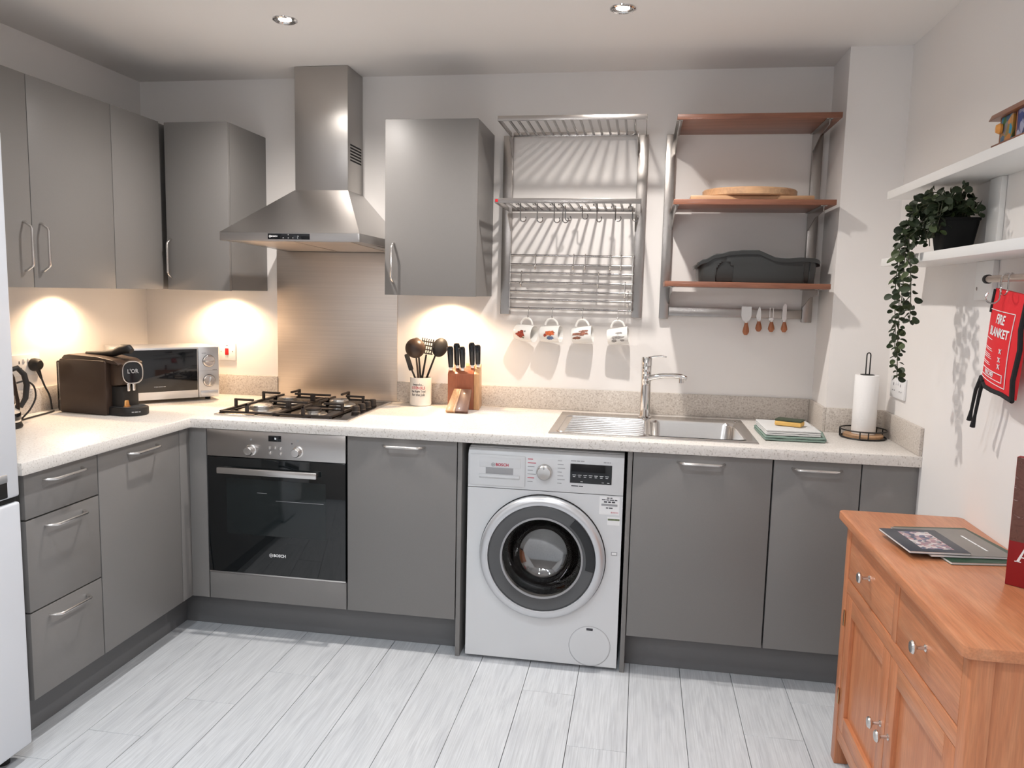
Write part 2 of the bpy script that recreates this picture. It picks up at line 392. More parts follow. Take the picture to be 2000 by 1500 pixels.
t = thing('added_fill_globe', 'white globe fill lamp added unseen behind the camera', 'lamp', (1.0, -4.35, ZC))  # invented lamp, hung out of view to fill the room with light
obj('ceiling_rose', cyl(.05, ZC-.025, ZC-.0005, 24, None, Matrix.Translation((1.0, -4.35, 0)), .004), 'white_plastic', t)
obj('cord', tube([(1.0, -4.35, ZC-.02), (1.0, -4.35, 2.13)], .003, 8), 'white_plastic', t)
b = nb(); bmesh.ops.create_uvsphere(b, u_segments=32, v_segments=16, radius=.17, matrix=Matrix.Translation((1.0, -4.35, 1.965))); obj('globe_shade', b, 'globe', t)

# ------------------------------------------------------------------ fitted kitchen: base units
Z0, Z1, TH = .1503, .868, .019                # door bottom, door top, door thickness
def handle(parent, p, d, n):
    """bow handle: p centre on the door face, d along the bar, n out of the door"""
    p, d, n = V(p), V(d), V(n); h = .084
    obj('handle', tube([p-d*h-n*.004, p-d*h+n*.006, p-d*(h-.016)+n*.030, p-d*(h-.024)+n*.033, p+d*(h-.024)+n*.033, p+d*(h-.016)+n*.030, p+d*h+n*.006, p+d*h-n*.004], .0047, 8), 'satin', parent, label='slim brushed steel bow handle')
def back_unit(x0, x1, label, door=True, hx=None):
    t = thing('base_cabinet', label, 'cabinet', ((x0+x1)/2, -.35, Z0))
    cz = .72 if 1.4 < x0 < 2.3 else .868
    obj('carcass', box(x0+.001, x1-.001, D+TH+.002, -.03, Z0, cz), 'carcass', t)
    if cz < .8:
        for xx in ((x0+.001, x0+.018), (x1-.018, x1-.001)): obj('side_panel', box(*xx, D+TH+.002, -.03, cz, .868), 'carcass', t)
        obj('top_rail', box(x0+.018, x1-.018, D+TH+.002, D+TH+.017, .80, .868), 'carcass', t)
    d = obj('door', box(x0+.002, x1-.002, D, D+TH, Z0, Z1, .0012), 'cab_grey', t)
    if hx: handle(d, (hx, D, .839), (1, 0, 0), (0, -1, 0))
    return t
# left run (doors face +x)
def left_carcass(t, y0, y1): obj('carcass', box(LW+.03, LX-TH-.002, y0+.001, y1-.001, Z0, .868), 'carcass', t)
t = thing('drawer_cabinet', 'grey three-drawer base cabinet beside the white fridge', 'cabinet', (-.4, -1.4, Z0)); left_carcass(t, -1.566, -1.241)
for z0, z1, hz in ((.7265, Z1, .836), (.4335, .7215, .690), (Z0, .4285, .398)):
    d = obj('drawer', box(LX-TH, LX, -1.564, -1.2435, z0, z1, .0012), 'cab_grey', t); handle(d, (LX, -1.404, hz), (0, 1, 0), (1, 0, 0))
t = thing('base_cabinet', 'grey single-door base cabinet between the drawers and the inner corner', 'cabinet', (-.4, -1.0, Z0)); left_carcass(t, -1.239, -.764)
d = obj('door', box(LX-TH, LX, -1.2385, -.7655, Z0, Z1, .0012), 'cab_grey', t); handle(d, (LX, -1.0, .836), (0, 1, 0), (1, 0, 0))
t = thing('corner_post', 'grey L-shaped filler post in the inner corner left of the oven', 'filler', (LX, -.72, Z0))
obj('side_panel', box(LX-TH, LX, -.762, D+TH, Z0, Z1, .001), 'cab_grey', t)
obj('front_panel', box(LX+.0005, -.003, D, D+TH, Z0, Z1, .001), 'cab_grey', t)
t = thing('oven_housing', 'grey oven housing with a low fixed front panel under the oven', 'cabinet', (.3, -.35, Z0))
obj('carcass', box(.001, .599, D+TH+.002, -.03, Z0, .262), 'carcass', t)
obj('front_panel', box(.002, .598, D, D+TH, Z0, .262, .0012), 'cab_grey', t)
back_unit(.602, 1.051, 'grey single-door base cabinet between the oven and the washing machine', hx=.836)
back_unit(1.7225, 2.2245, 'wide grey base cabinet under the sink, right of the washing machine', hx=1.970)
back_unit(2.2265, 2.529, 'narrow grey base cabinet between the sink cabinet and the end filler', hx=2.376)
t = thing('filler_panel', 'plain grey filler panel at the right wall behind the wooden sideboard', 'filler', (2.62, D, Z0))
obj('panel', box(2.5315, XR-.001, D, D+TH, Z0, Z1, .0012), 'cab_grey', t)
for x, lb in ((1.053, 'thin grey end panel on the left of the washing machine'), (1.7035, 'thin grey end panel on the right of the washing machine')):
    tag(obj('end_panel', box(x, x+.0175, D, -.03, .0005, .8685, .001), 'cab_grey'), lb, 'panel')
tag(obj('plinth', box(LX-.095, LX-.08, -1.566, -.6, .0005, Z0-.001, .001), 'plinth_grey'), 'grey plinth under the left drawers and door', 'plinth')
tag(obj('plinth', box(LX-.0795, 1.052, -.615, -.6, .0005, Z0-.001, .001), 'plinth_grey'), 'grey plinth under the oven and the door beside it', 'plinth')
tag(obj('plinth', box(1.7215, XR-.001, -.615, -.6, .0005, Z0-.001, .001), 'plinth_grey'), 'grey plinth under the sink cabinets', 'plinth')

# ------------------------------------------------------------------ worktop with upstands
WF, WLX = D-.0213, LX+.0213
t = thing('worktop', 'pale speckled L-shaped worktop with low matching upstands', 'worktop', (1., -.35, .87))
xs = [LW, WLX, 1.425, 2.145, PX, XR]; ys = [-1.592, WF, -.625, PY, -.12, 0.]
def kp(x, y):
    if x > WLX and y < WF: return False
    if x > PX and y > PY: return False
    return not (1.425 < x < 2.145 and -.625 < y < -.12)
obj('top', cells(xs, ys, kp, .8705, .91, .003), 'worktop', t)
ZU = 1.0095
for a in ((LW, -.0255, -.0125, -.0005, .9105, ZU), (.588, PX-.0125, -.0125, -.0005, .9105, ZU),
          (LW+.0005, LW+.0125, -1.592, -.013, .9105, ZU), (PX-.0125, PX-.0005, PY-.0125, -.013, .9105, ZU),
          (PX, XR-.0125, PY-.0125, PY-.0005, .9105, ZU), (XR-.0125, XR-.0005, WF+.004, PY-.001, .9105, ZU)):
    obj('upstand', box(*a, .001), 'upstand', t)
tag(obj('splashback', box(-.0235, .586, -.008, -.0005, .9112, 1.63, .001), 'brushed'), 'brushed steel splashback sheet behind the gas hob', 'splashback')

# ------------------------------------------------------------------ wall cabinets
ZB, ZT = 1.4265, 2.1536
XF = LW+.3392; YW = -.3554
def puck(parent, x, y):
    m = Matrix.Translation((x, y, ZB))
    p = obj('under_light', lathe([(0, -.0012), (.026, -.0012), (.032, -.001), (.033, .004), (0, .004)], 24, None, m), 'satin', parent)
    obj('lamp_lens', lathe([(0, -.0017), (.024, -.0016), (.024, -.0008), (0, -.0008)], 20, None, m), 'puck_lens', p)
    ld = bpy.data.lights.new('under_cabinet_lamp', 'SPOT'); ld.energy = PUCK_W; ld.color = PUCK_C; ld.spot_size = math.radians(150); ld.spot_blend = .7; ld.shadow_soft_size = .022
    lo = bpy.data.objects.new('under_cabinet_lamp', ld); COL.objects.link(lo); lo.parent = p; lo.location = V((x, y, ZB-.012))-root_of(parent).location
t = thing('wall_cabinet', 'grey two-door wall cabinet on the left wall, next to the fridge', 'cabinet', (LW, -1.12, ZB))
obj('carcass', box(LW+.0005, XF-TH-.002, -1.562, -.690, ZB, ZT), 'cab_grey', t)
for y0, y1, hy in ((-1.562, -1.1255, -1.163), (-1.1225, -.6895, -1.086)):
    d = obj('door', box(XF-TH, XF, y0, y1, ZB-.002, ZT, .0012), 'cab_grey', t); handle(d, (XF, hy, 1.566), (0, 0, 1), (1, 0, 0))
t = thing('wall_cabinet', 'grey corner wall cabinet with a plain blind front on the left wall', 'cabinet', (LW, -.4, ZB))
obj('carcass', box(LW+.0005, XF-TH-.002, -.688, -.002, ZB, ZT), 'cab_grey', t)
obj('front_panel', box(XF-TH, XF, -.6865, -.372, ZB-.002, ZT, .0012), 'cab_grey', t)
puck(t, LW+.10, -.64)
t = thing('wall_cabinet', 'narrow grey wall cabinet left of the cooker hood', 'cabinet', (-.23, 0, ZB))
obj('carcass', box(XF+.001, -.0766, YW+TH+.002, -.0005, ZB, ZT), 'cab_grey', t)
d = obj('door', box(XF+.015, -.0766, YW, YW+TH, ZB-.002, ZT, .0012), 'cab_grey', t); handle(d, (XF+.036, YW, 1.563), (0, 0, 1), (0, -1, 0))
puck(t, -.265, -.10)
t = thing('wall_cabinet', 'grey single-door wall cabinet between the cooker hood and the steel rack', 'cabinet', (.84, 0, ZB))
obj('carcass', box(.642, 1.0385, YW+TH+.002, -.0005, ZB, ZT), 'cab_grey', t)
d = obj('door', box(.640, 1.0385, YW, YW+TH, ZB-.002, ZT, .0012), 'cab_grey', t); handle(d, (.679, YW, 1.560), (0, 0, 1), (0, -1, 0))
puck(t, .845, -.10)

# ------------------------------------------------------------------ fridge freezer
t = thing('fridge_freezer', 'tall white fridge freezer at the left edge of the picture', 'fridge', (-.4, -1.92, 0))
FY0, FY1, FX = -2.21, -1.612, -.05
obj('cabinet', box(LW+.03, FX-.055, FY0, FY1, .035, 1.86, .006), 'fridge_white', t)
du = obj('fridge_door', box(FX-.05, FX, FY0, FY1, .818, 1.86, .008, seg=3), 'fridge_white', t)
dl = obj('freezer_door', box(FX-.05, FX, FY0, FY1, .045, .802, .008, seg=3), 'fridge_white', t)
obj('door_grip', box(FX-.03, FX+.0015, FY0+.04, -1.657, .822, .893, .004), 'black_matt', du)
obj('grip_lip', box(FX-.01, FX+.003, FY0+.04, -1.657, .868, .893, .003), 'silver_plastic', du)
obj('door_gasket', box(FX-.06, FX-.012, FY0+.01, FY1-.004, .8005, .8195), 'gap_dark', t)
for y in (FY1-.05, FY0+.05): obj('foot', cyl(.018, .0005, .036, 16, None, Matrix.Translation((FX-.06, y, 0))), 'black_matt', t)
for y in (FY1-.05, FY0+.05): obj('foot', cyl(.018, .0005, .036, 16, None, Matrix.Translation((LW+.1, y, 0))), 'black_matt', t)

# ------------------------------------------------------------------ cooker hood
t = thing('cooker_hood', 'brushed steel chimney cooker hood with pyramid canopy above the hob', 'cooker hood', (.305, 0, 1.63))
HX0, HX1, HY, HZ = .0105, .6115, -.5835, 1.6315
b = nb(); za, zb_ = HZ+.034, 1.884
lo = [b.verts.new(p) for p in ((HX0, HY, za), (HX1, HY, za), (HX1, -.0015, za), (HX0, -.0015, za))]
hi = [b.verts.new(p) for p in ((.158, -.192, zb_), (.412, -.192, zb_), (.412, -.0015, zb_), (.158, -.0015, zb_))]
for i in range(4): b.faces.new((lo[i], lo[(i+1) % 4], hi[(i+1) % 4], hi[i]))
b.faces.new(hi)
obj('canopy', b, 'steel_h', t, smooth=False)
lip = obj('lip', cells([HX0, HX0+.012, HX1-.012, HX1], [HY, HY+.012, -.0135, -.0015], lambda x, y: not (HX0+.012 < x < HX1-.012 and HY+.012 < y < -.0135), HZ, za, .001), 'steel_h', t)
b = nb(); v = [b.verts.new(p) for p in ((HX0+.012, HY+.012, HZ+.004), (HX1-.012, HY+.012, HZ+.004), (HX1-.012, -.0135, HZ-.012), (HX0+.012, -.0135, HZ-.012))]
v2 = [b.verts.new(p.co+V((0, 0, .012))) for p in v]
b.faces.new(v); b.faces.new(v2[::-1])
for i in range(4): b.faces.new((v[i], v[(i+1) % 4], v2[(i+1) % 4], v2[i]))
obj('underside', b, 'steel', t, smooth=False)
for x0, x1 in ((.07, .305), (.317, .552)):
    b = nb(); g = lambda x, y: b.verts.new((x, y, HZ+.004-.016*(y-HY-.012)/(-.0135-HY-.012)-.0015))
    v = [g(x0, HY+.06), g(x1, HY+.06), g(x1, -.06), g(x0, -.06)]; v2 = [b.verts.new(p.co+V((0, 0, .004))) for p in v]
    b.faces.new(v); b.faces.new(v2[::-1])
    for i in range(4): b.faces.new((v[i], v[(i+1) % 4], v2[(i+1) % 4], v2[i]))
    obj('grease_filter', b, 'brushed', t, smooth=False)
ch = obj('chimney', box(.160, .410, -.190, -.0015, 1.881, ZC-.0015, .0012), 'steel', t)
for i in range(6): obj('vent_slot', box(.4095, .4108, -.160, -.022, 2.086-.0135*i, 2.093-.0135*i), 'gap_dark', ch)
cp = obj('control_strip', box(.222, .402, HY-.0015, HY+.002, 1.6385, 1.6615, .0005), 'black_gloss', t)
roundel('logo_mark', (.232, HY-.0016, 1.650), (1, 0, 0), (0, 0, 1), .0042, 'print_white', cp)
text('logo_text', 'BOSCH', .0085, (.250, HY-.0016, 1.650), (1, 0, 0), (0, 0, 1), 'print_white', cp, bold=.0002)
for i, x in enumerate((.289, .311, .331, .351)): obj('touch_key', lathe([(0, 0), (.0016, 0), (.0016, .0006), (0, .0006)], 10, None, axis((x, HY-.0016, 1.6445), (0, -1, 0))), 'print_white', cp)
obj('touch_mark', box(.3102, .3116, HY-.0022, HY-.001, 1.655, 1.660), 'print_white', cp); obj('touch_mark', prism([(.350, 1.650), (.355, 1.650), (.3525, 1.654)], HY-.0022, HY-.001, 'xz'), 'print_white', cp)

# ------------------------------------------------------------------ oven
t = thing('built_in_oven', 'built-in single oven with steel control panel and black glass door', 'oven', (.3, -.35, .265))
obj('cavity', box(.006, .594, D+.022, -.06, .268, .866), 'black_matt', t)
p = obj('control_panel', box(.0025, .5975, D-.004, D+.018, .756, .8665, .0015), 'steel_h', t)
for x, z in ((.196, .789), (.398, .792)):
    k = obj('control_knob', lathe([(.0235, 0), (.0235, .004), (.021, .006), (.0185, .0065), (.0175, .030), (.0155, .033), (0, .0335)], 32, None, axis((x, D-.004, z), (0, -1, 0))), 'satin', p)
    b = nb()
    for i in range(9):
        a = math.radians(-220+i*32.5)
        box(-.0007, .0007, -.0007, .0007, 0, .0004, 0, b, mx=Matrix.Translation((x+.033*math.cos(a), D-.0043, z+.033*math.sin(a))))
    obj('dial_marks', b, 'print_dark', p)
obj('mode_symbol', box(.193, .200, D-.0046, D-.003, .828, .836), 'print_grey', p); obj('mode_symbol', box(.393, .401, D-.0046, D-.003, .832, .841), 'print_grey', p)
obj('indicator', cyl(.003, 0, .0006, 12, None, axis((.372, D-.004, .824), (0, -1, 0))), 'print_dark', p)
dsp = obj('display', box(.2715, .3265, D-.0055, D-.002, .8285, .8525, .001), 'black_gloss', p)
text('clock_digits', '1:', .012, (.302, D-.0056, .8405), (1, 0, 0), (0, 0, 1), 'lcd', dsp)
for x, z in ((.276, .802), (.299, .803), (.322, .801), (.277, .781), (.323, .780)): obj('button', lathe([(.0065, 0), (.0065, .005), (.005, .0065), (0, .007)], 16, None, axis((x, D-.004, z), (0, -1, 0))), 'satin', p)
dr = obj('door', box(.003, .597, D-.004, D+.018, .270, .7535, .002), 'oven_glass', t)
obj('door_window', box(.085, .514, D-.0046, D-.0035, .435, .668, .0003), 'oven_window', dr)
obj('window_shelf_line', box(.30, .505, D-.005, D-.0044, .583, .5845), 'print_grey', dr); obj('window_shelf_line', box(.22, .262, D-.005, D-.0044, .612, .6135), 'print_grey', dr)
h = obj('door_handle', box(.066, .492, D-.047, D-.032, .6935, .7195, .004), 'satin', dr)
for x in (.085, .474): obj('handle_post', box(x-.009, x+.009, D-.034, D-.003, .698, .716, .002), 'satin', h)
roundel('logo_mark', (.277, D-.0042, .354), (1, 0, 0), (0, 0, 1), .0072, 'print_white', dr); text('logo_text', 'BOSCH', .0165, (.314, D-.0042, .354), (1, 0, 0), (0, 0, 1), 'print_white', dr, bold=.0006)
obj('door_trim', box(.003, .597, D-.003, D+.018, .2635, .2695), 'satin', t)

# ------------------------------------------------------------------ gas hob
t = thing('gas_hob', 'steel four-burner gas hob with black pan supports and side knobs', 'hob', (.28, -.34, .91))
obj('tray', prism(rrect(-.006, .579, -.625, -.065, .012, 4), .9102, .9165, 'xy', .0022), 'hob_dark', t)
obj('tray_edge', cells([-.0075, .004, .569, .5805], [-.6265, -.615, -.075, -.0635], lambda x, y: not (.004 < x < .569 and -.615 < y < -.075), .9101, .9178, .0015), 'satin', t)
BR = [(.125, -.475, .050), (.375, -.50, .034), (.125, -.215, .040), (.375, -.215, .044)]
for x, y, r in BR:
    m = Matrix.Translation((x, y, .9165))
    bo = obj('burner', lathe([(r*1.75, 0), (r*1.7, .003), (r*1.2, .005), (r*1.02, .006), (r, .016), (r*.9, .018), (0, .018)], 32, None, m), 'burner', t)
    obj('burner_cap', lathe([(r*.98, .018), (r, .020), (r*.97, .0245), (r*.8, .026), (0, .0265)], 32, None, m), 'cast_iron' if r < .04 else 'satin', bo)
for gi, (x0, x1) in enumerate(((.008, .246), (.256, .494))):
    s = .0052; ys_ = (-.600, -.345, -.095); zf = .9235; zt = .962; b = nb()
    for y in ys_: box(x0, x1, y-s, y+s, zf-.004, zf+.005, .001, b)
    for x in (x0, x1): box(x-s, x+s, ys_[0], ys_[2], zf-.004, zf+.005, .001, b)
    g = obj('pan_support', b, 'cast_iron', t); xm = (x0+x1)/2
    for yc, ya, yb in ((-.472, ys_[0], ys_[1]), (-.22, ys_[1], ys_[2])):
        for sx, xe in ((1, x0), (-1, x1)):
            b = nb(); box(xe-s, xe+s, yc-s*1.3, yc+s*1.3, zf, zt, .001, b); box(min(xe-s*sx, xe+.082*sx), max(xe-s*sx, xe+.082*sx), yc-s, yc+s, zt-.009, zt, .001, b); obj('finger', b, 'cast_iron', g)
        for sy, ye in ((1, ya), (-1, yb)):
            b = nb(); box(xm-s*1.3, xm+s*1.3, ye-s, ye+s, zf, zt, .001, b); box(xm-s, xm+s, min(ye-s*sy, ye+.085*sy), max(ye-s*sy, ye+.085*sy), zt-.009, zt, .001, b); obj('finger', b, 'cast_iron', g)
    for x in (x0, x1):
        for y in (ys_[0], ys_[2]): obj('rubber_foot', cyl(.006, .9162, zf-.003, 10, None, Matrix.Translation((x, y, 0))), 'rubber', g)
for y in (-.42, -.35, -.28, -.21): obj('control_knob', lathe([(.019, .9165), (.019, .922), (.0165, .924), (.0155, .945), (.013, .947), (0, .947)], 24, None, Matrix.Translation((.535, y, 0))), 'cast_iron', t)

# ------------------------------------------------------------------ washing machine
t = thing('washing_machine', 'white front-loading washing machine between two grey end panels', 'washing machine', (1.392, -.36, 0))
WX0, WX1, WY = 1.0945, 1.6915, D+.001
CX, CZ, CR = 1.391, .437, .222
b = nb()                                            # casing: five sides, front with a round hole
sd = box(WX0, WX1, WY+.0295, -.09, .014, .846)
bmesh.ops.delete(sd, geom=[f for f in sd.faces if f.calc_center_median().y < WY+.03], context='FACES')
obj('casing', sd, 'appliance_white', t)
def holed(x0, x1, z0, z1, y0, y1, cx, cz, r, n=64):
    b = nb(); rg = {}
    for y in (y0, y1):
        ci = []; sq = []
        for i in range(n):
            a = 2*PI*i/n; c, s = math.cos(a), math.sin(a); ci.append(b.verts.new((cx+r*c, y, cz+r*s)))
            k = min(((x1-cx) if c > 0 else (cx-x0))/max(abs(c), 1e-9), ((z1-cz) if s > 0 else (cz-z0))/max(abs(s), 1e-9)); sq.append([cx+k*c, cz+k*s])
        for X in (x0, x1):
            for Z in (z0, z1):
                j = min(range(n), key=lambda q: (sq[q][0]-X)**2+(sq[q][1]-Z)**2); sq[j] = [X, Z]
        sv = [b.verts.new((p[0], y, p[1])) for p in sq]; rg[y] = (ci, sv)
        for i in range(n): b.faces.new((ci[i], ci[(i+1) % n], sv[(i+1) % n], sv[i]))
    for k in (0, 1):
        A, B = rg[y0][k], rg[y1][k]
        for i in range(n): b.faces.new((A[i], A[(i+1) % n], B[(i+1) % n], B[i]))
    return b
obj('front_panel', holed(WX0, WX1, .014, .694, WY, WY+.029, CX, CZ, CR), 'appliance_white', t)
fa = obj('fascia', prism([(WY-.001, .6965), (WY+.0295, .6965), (WY+.0295, .848), (WY+.018, .848), (WY+.006, .838), (WY-.001, .822)], WX0, WX1, 'yz', .0015), 'appliance_white', t)
obj('top_cover', box(WX0, WX1, WY+.030, -.09, .8462, .852, .002), 'appliance_white', t)
FYs = WY-.001
dd = obj('detergent_drawer', box(1.103, 1.318, FYs-.005, FYs+.001, .706, .826, .0025), 'appliance_white', fa)
obj('drawer_grip_recess', box(1.165, 1.272, FYs-.0056, FYs-.0045, .752, .777, .0004), 'print_grey', dd)
obj('drawer_grip', prism([(FYs-.005, .734), (FYs-.013, .741), (FYs-.013, .746), (FYs-.005, .752)], 1.140, 1.297, 'yz', .001), 'appliance_white', dd)
obj('drawer_plate', box(1.140, 1.300, FYs-.0065, FYs-.0045, .778, .816, .001), 'appliance_white', dd)
roundel('logo_mark', (1.194, FYs-.0068, .789), (1, 0, 0), (0, 0, 1), .0068, 'print_grey', dd); text('logo_text', 'BOSCH', .0155, (1.229, FYs-.0068, .789), (1, 0, 0), (0, 0, 1), 'red_print', dd, bold=.0004)
k = obj('programme_knob', lathe([(.031, 0), (.031, .006), (.0285, .009), (.0275, .022), (.0245, .025), (.010, .0235), (0, .023)], 40, None, axis((1.392, FYs, .770), (0, -1, 0))), 'satin', fa)
obj('knob_pointer', box(1.3912, 1.3928, FYs-.026, FYs-.0225, .784, .793), 'print_dark', k)
b = nb(); rb = nb()
for i in range(7):
    z = .817-.0145*i
    for x, wd_ in ((1.327, .020+.006*((i*5) % 3)), (1.442, .016+.006*((i*7) % 3))):
        box(x, x+wd_, FYs-.0006, FYs+.0002, z-.0012, z+.0012, 0, rb if (i in (0, 1, 5) and x < 1.4) else b)
obj('programme_print', b, 'print_grey', fa); obj('programme_print', rb, 'red_print', fa)
sc = obj('display', box(1.490, 1.647, FYs-.002, FYs+.001, .735, .809, .0012), 'black_gloss', fa)
b = nb()
for i in range(7): box(1.499+.0205*i, 1.513+.0205*i, FYs-.0026, FYs-.0018, .7655, .7672, 0, b)
for i in range(7): box(1.501+.0205*i, 1.510+.0205*i, FYs-.0026, FYs-.0018, .7590, .7608, 0, b)
for x in (1.53, 1.61, 1.63): box(x, x+.009, FYs-.0026, FYs-.0018, .741, .7424, 0, b)
obj('display_print', b, 'print_white', sc)
dashes('range_print', (1.517, FYs-.0001, .8195), (1, 0, 0), (0, 0, 1), (.020, .012, .014), .0035, 'print_grey', fa); dashes('range_print', (1.628, FYs-.0001, .8195), (1, 0, 0), (0, 0, 1), (.010, .006, .004), .004, 'print_grey', fa)
dashes('motor_print', (1.518, FYs-.0001, .7235), (1, 0, 0), (0, 0, 1), (.026, .016), .0036, 'print_dark', fa)
ax = axis((CX, WY, CZ), (0, -1, 0))
dor = obj('door_ring', lathe([(.238, -.0005), (.2425, .006), (.2425, .014), (.239, .024), (.231, .031), (.216, .034), (.2085, .031), (.2075, .024), (.2075, -.0005), (.238, -.0005)], 72, None, ax), 'silver_plastic', t)
obj('door_shadow_gap', lathe([(.2235, -.003), (.2455, -.003), (.2455, .002), (.2235, .002)], 64, None, ax), 'black_matt', t)
obj('tinted_trim', lathe([(.2073, .018), (.2073, .027), (.202, .031), (.185, .030), (.158, .022), (.156, .018), (.2073, .018)], 72, None, ax), 'smoke_plastic', dor)
obj('glass_bowl', lathe([(.1575, .020), (.150, .012), (.128, -.045), (.100, -.082), (.072, -.092), (0, -.095), (0, -.090), (.070, -.087), (.097, -.077), (.124, -.042), (.146, .013), (.1575, .024), (.1575, .020)], 64, None, ax), 'door_glass', dor)
obj('bowl_rim', lathe([(.153, .019), (.1605, .019), (.1605, .0245), (.156, .0255), (.153, .0245), (.153, .019)], 64, None, ax), 'print_grey', dor)
obj('door_pull', lathe([(.172, .0295), (.205, .0312), (.205, .036), (.190, .0375), (.172, .033), (.172, .0295)], 20, None, ax, math.radians(-10), math.radians(52)), 'black_gloss', dor)
obj('drum', lathe([(.218, -.028), (.218, -.034), (.205, -.06), (.205, -.34), (0, -.34)], 64, None, ax), 'drum', t)
obj('door_seal', lathe([(.2205, -.002), (.2205, -.030), (.200, -.034), (.172, -.022), (.172, -.018), (.198, -.028), (.214, -.024), (.214, -.002)], 48, None, ax), 'print_grey', t)
obj('filter_cover', lathe([(.0785, -.0005), (.0795, .0005), (.0775, .0022), (.074, .0026), (0, .0028)], 48, None, axis((1.586, WY, .0935), (0, -1, 0))), 'appliance_white', t)
obj('filter_outline', lathe([(.0795, -.0005), (.0805, .0006), (.0795, .0012)], 48, None, axis((1.586, WY, .0935), (0, -1, 0))), 'print_grey', t)
obj('filter_latch', box(1.572, 1.597, WY-.0042, WY-.0015, .1575, .1665, .001), 'print_dark', t)
st = obj('sticker', box(1.604, 1.680, WY-.0008, WY+.0002, .620, .690), 'print_white', t)
for z, m_, wd_, hh in ((.6845, 'print_dark', (.010, .008), .004), (.677, 'print_dark', (.014, .010, .016, .010), .0036), (.669, 'print_dark', (.012, .010, .012), .0055), (.6575, 'print_grey', (.060,), .008), (.646, 'print_dark', (.008, .014), .004)):
    dashes('sticker_print', (1.642, WY-.0009, z), (1, 0, 0), (0, 0, 1), wd_, hh, m_, st)
text('sticker_text', 'BOSCH', .0085, (1.662, WY-.0009, .629), (1, 0, 0), (0, 0, 1), 'red_print', st)
st = obj('energy_sticker', box(1.636, 1.683, WY-.0008, WY+.0002, .580, .612), 'print_white', t)
obj('green_band', box(1.638, 1.682, WY-.0012, WY-.0006, .598, .605), 'mug_green', st)
obj('symbol_plate', box(1.655, 1.678, WY-.001, WY+.0002, .462, .476, .0004), 'print_grey', t); obj('symbol_plate_mark', box(1.658, 1.675, WY-.0014, WY-.0006, .465, .4735), 'print_white', t)
for x in (WX0+.05, WX1-.05):
    for y in (WY+.06, -.14): obj('foot', cyl(.02, .0005, .016, 16, None, Matrix.Translation((x, y, 0))), 'rubber', t)

# ------------------------------------------------------------------ steel dish rack with slatted shelves
PZ0, PZ1 = 1.346, 2.147
def gusset(name, x0, x1, y0, y1, zt, zl, m, t):      # side plate under a shelf, deep at the wall
    return obj(name, prism([(y0, zt), (y1, zt), (y1, zt-zl), (y1-.012, zt-zl), (y0, zt-.012)], x0, x1, 'yz'), m, t)
t = thing('dish_rack', 'wall-mounted steel rack with two slatted shelves and a lower rail grid', 'rack', (1.41, 0, PZ0))
for x0 in (1.0865, 1.6865): obj('upright', box(x0, x0+.0435, -.030, -.0008, PZ0, PZ1, .002), 'rack_steel', t)
for zs, xa, xb in ((2.150, 1.1195, 1.7225), (1.822, 1.1135, 1.7125)):
    sh = obj('slatted_shelf', box(xa, xb, -.364, -.358, zs-.010, zs+.010, .001), 'rack_steel', t)
    obj('back_rail', box(1.132, 1.6855, -.034, -.028, zs-.010, zs+.0095, .0008), 'rack_steel', sh)
    for i, x in enumerate((xa, xb-.004)):
        obj('side_rail', box(x, x+.004, -.358, -.031, zs-.0098, zs+.0098, .0005), 'rack_steel', sh)
    for i in range(15):
        x = 1.163+.0364*i
        if zs < 2: x -= .006
        obj('slat', tube([(x, -.359, zs-.001), (x, -.033, zs-.001)], .0055, 8), 'rod_steel', sh)
    for x in (1.128, 1.6855): gusset('bracket', x, x+.002, -.13, -.0305, zs-.02, .075, 'rack_steel', sh)
obj('maker_mark', box(1.1165, 1.1275, -.3652, -.3638, 1.816, 1.827, .0003), 'red_mark', t)
RZ = [1.6155, 1.5745, 1.5365, 1.494, 1.4535, 1.416, 1.3765]
for z in RZ: obj('rail', tube([(1.1295, -.047, z), (1.688, -.047, z)], .0052, 10), 'rod_steel', t)
for x in (1.1325, 1.684): obj('rail_end_plate', box(x-.0015, x+.0015, -.053, -.029, 1.367, 1.625, .0006), 'satin', t)
def s_hook(p, drop, r=.009, wire=.0018, face=0.):
    """S hook over a bar at p; lower hook opens toward the room, turned by face about z"""
    pts = []
    for i in range(9): a = math.radians(200-200*i/8); pts.append((0, math.cos(a)*r, math.sin(a)*r))
    pts = pts[::-1]; L = pts[-1][2]
    up = [(0, -r*math.cos(math.radians(a)), r*math.sin(math.radians(a))) for a in range(200, -1, -25)]
    lo = [(0, -r-r*1.3+r*1.3*math.cos(math.radians(a)), -drop+r*1.3+r*1.3*math.sin(math.radians(a))) for a in range(0, -226, -25)]
    m = Matrix.Translation(p) @ Matrix.Rotation(face, 4, 'Z')
    return tube(up+lo, wire, 7, None, False, m)
ordw = ['first', 'second', 'third', 'fourth', 'fifth', 'sixth', 'seventh', 'eighth', 'ninth']
for i, (x, y, dz, fa_) in enumerate(((1.176, -.235, .072, .5), (1.249, -.235, .074, .5), (1.322, -.235, .075, .5), (1.370, -.13, .058, .3), (1.392, -.235, .075, .5), (1.437, -.11, .048, .2), (1.528, -.235, .072, -.9), (1.592, -.14, .060, -.4), (1.668, -.13, .058, -.4))):
    k = round((x+.006-1.163)/.0364); xs_ = 1.157+.0364*k
    tag(obj('wire_hook', s_hook((xs_, y, 1.821), dz, .0095, .0024, PI/2+fa_*.6), 'rod_steel'), ordw[i]+' steel wire hook from the left, hanging under the lower slatted shelf', 'hook', 'wire hooks under the lower slatted shelf')
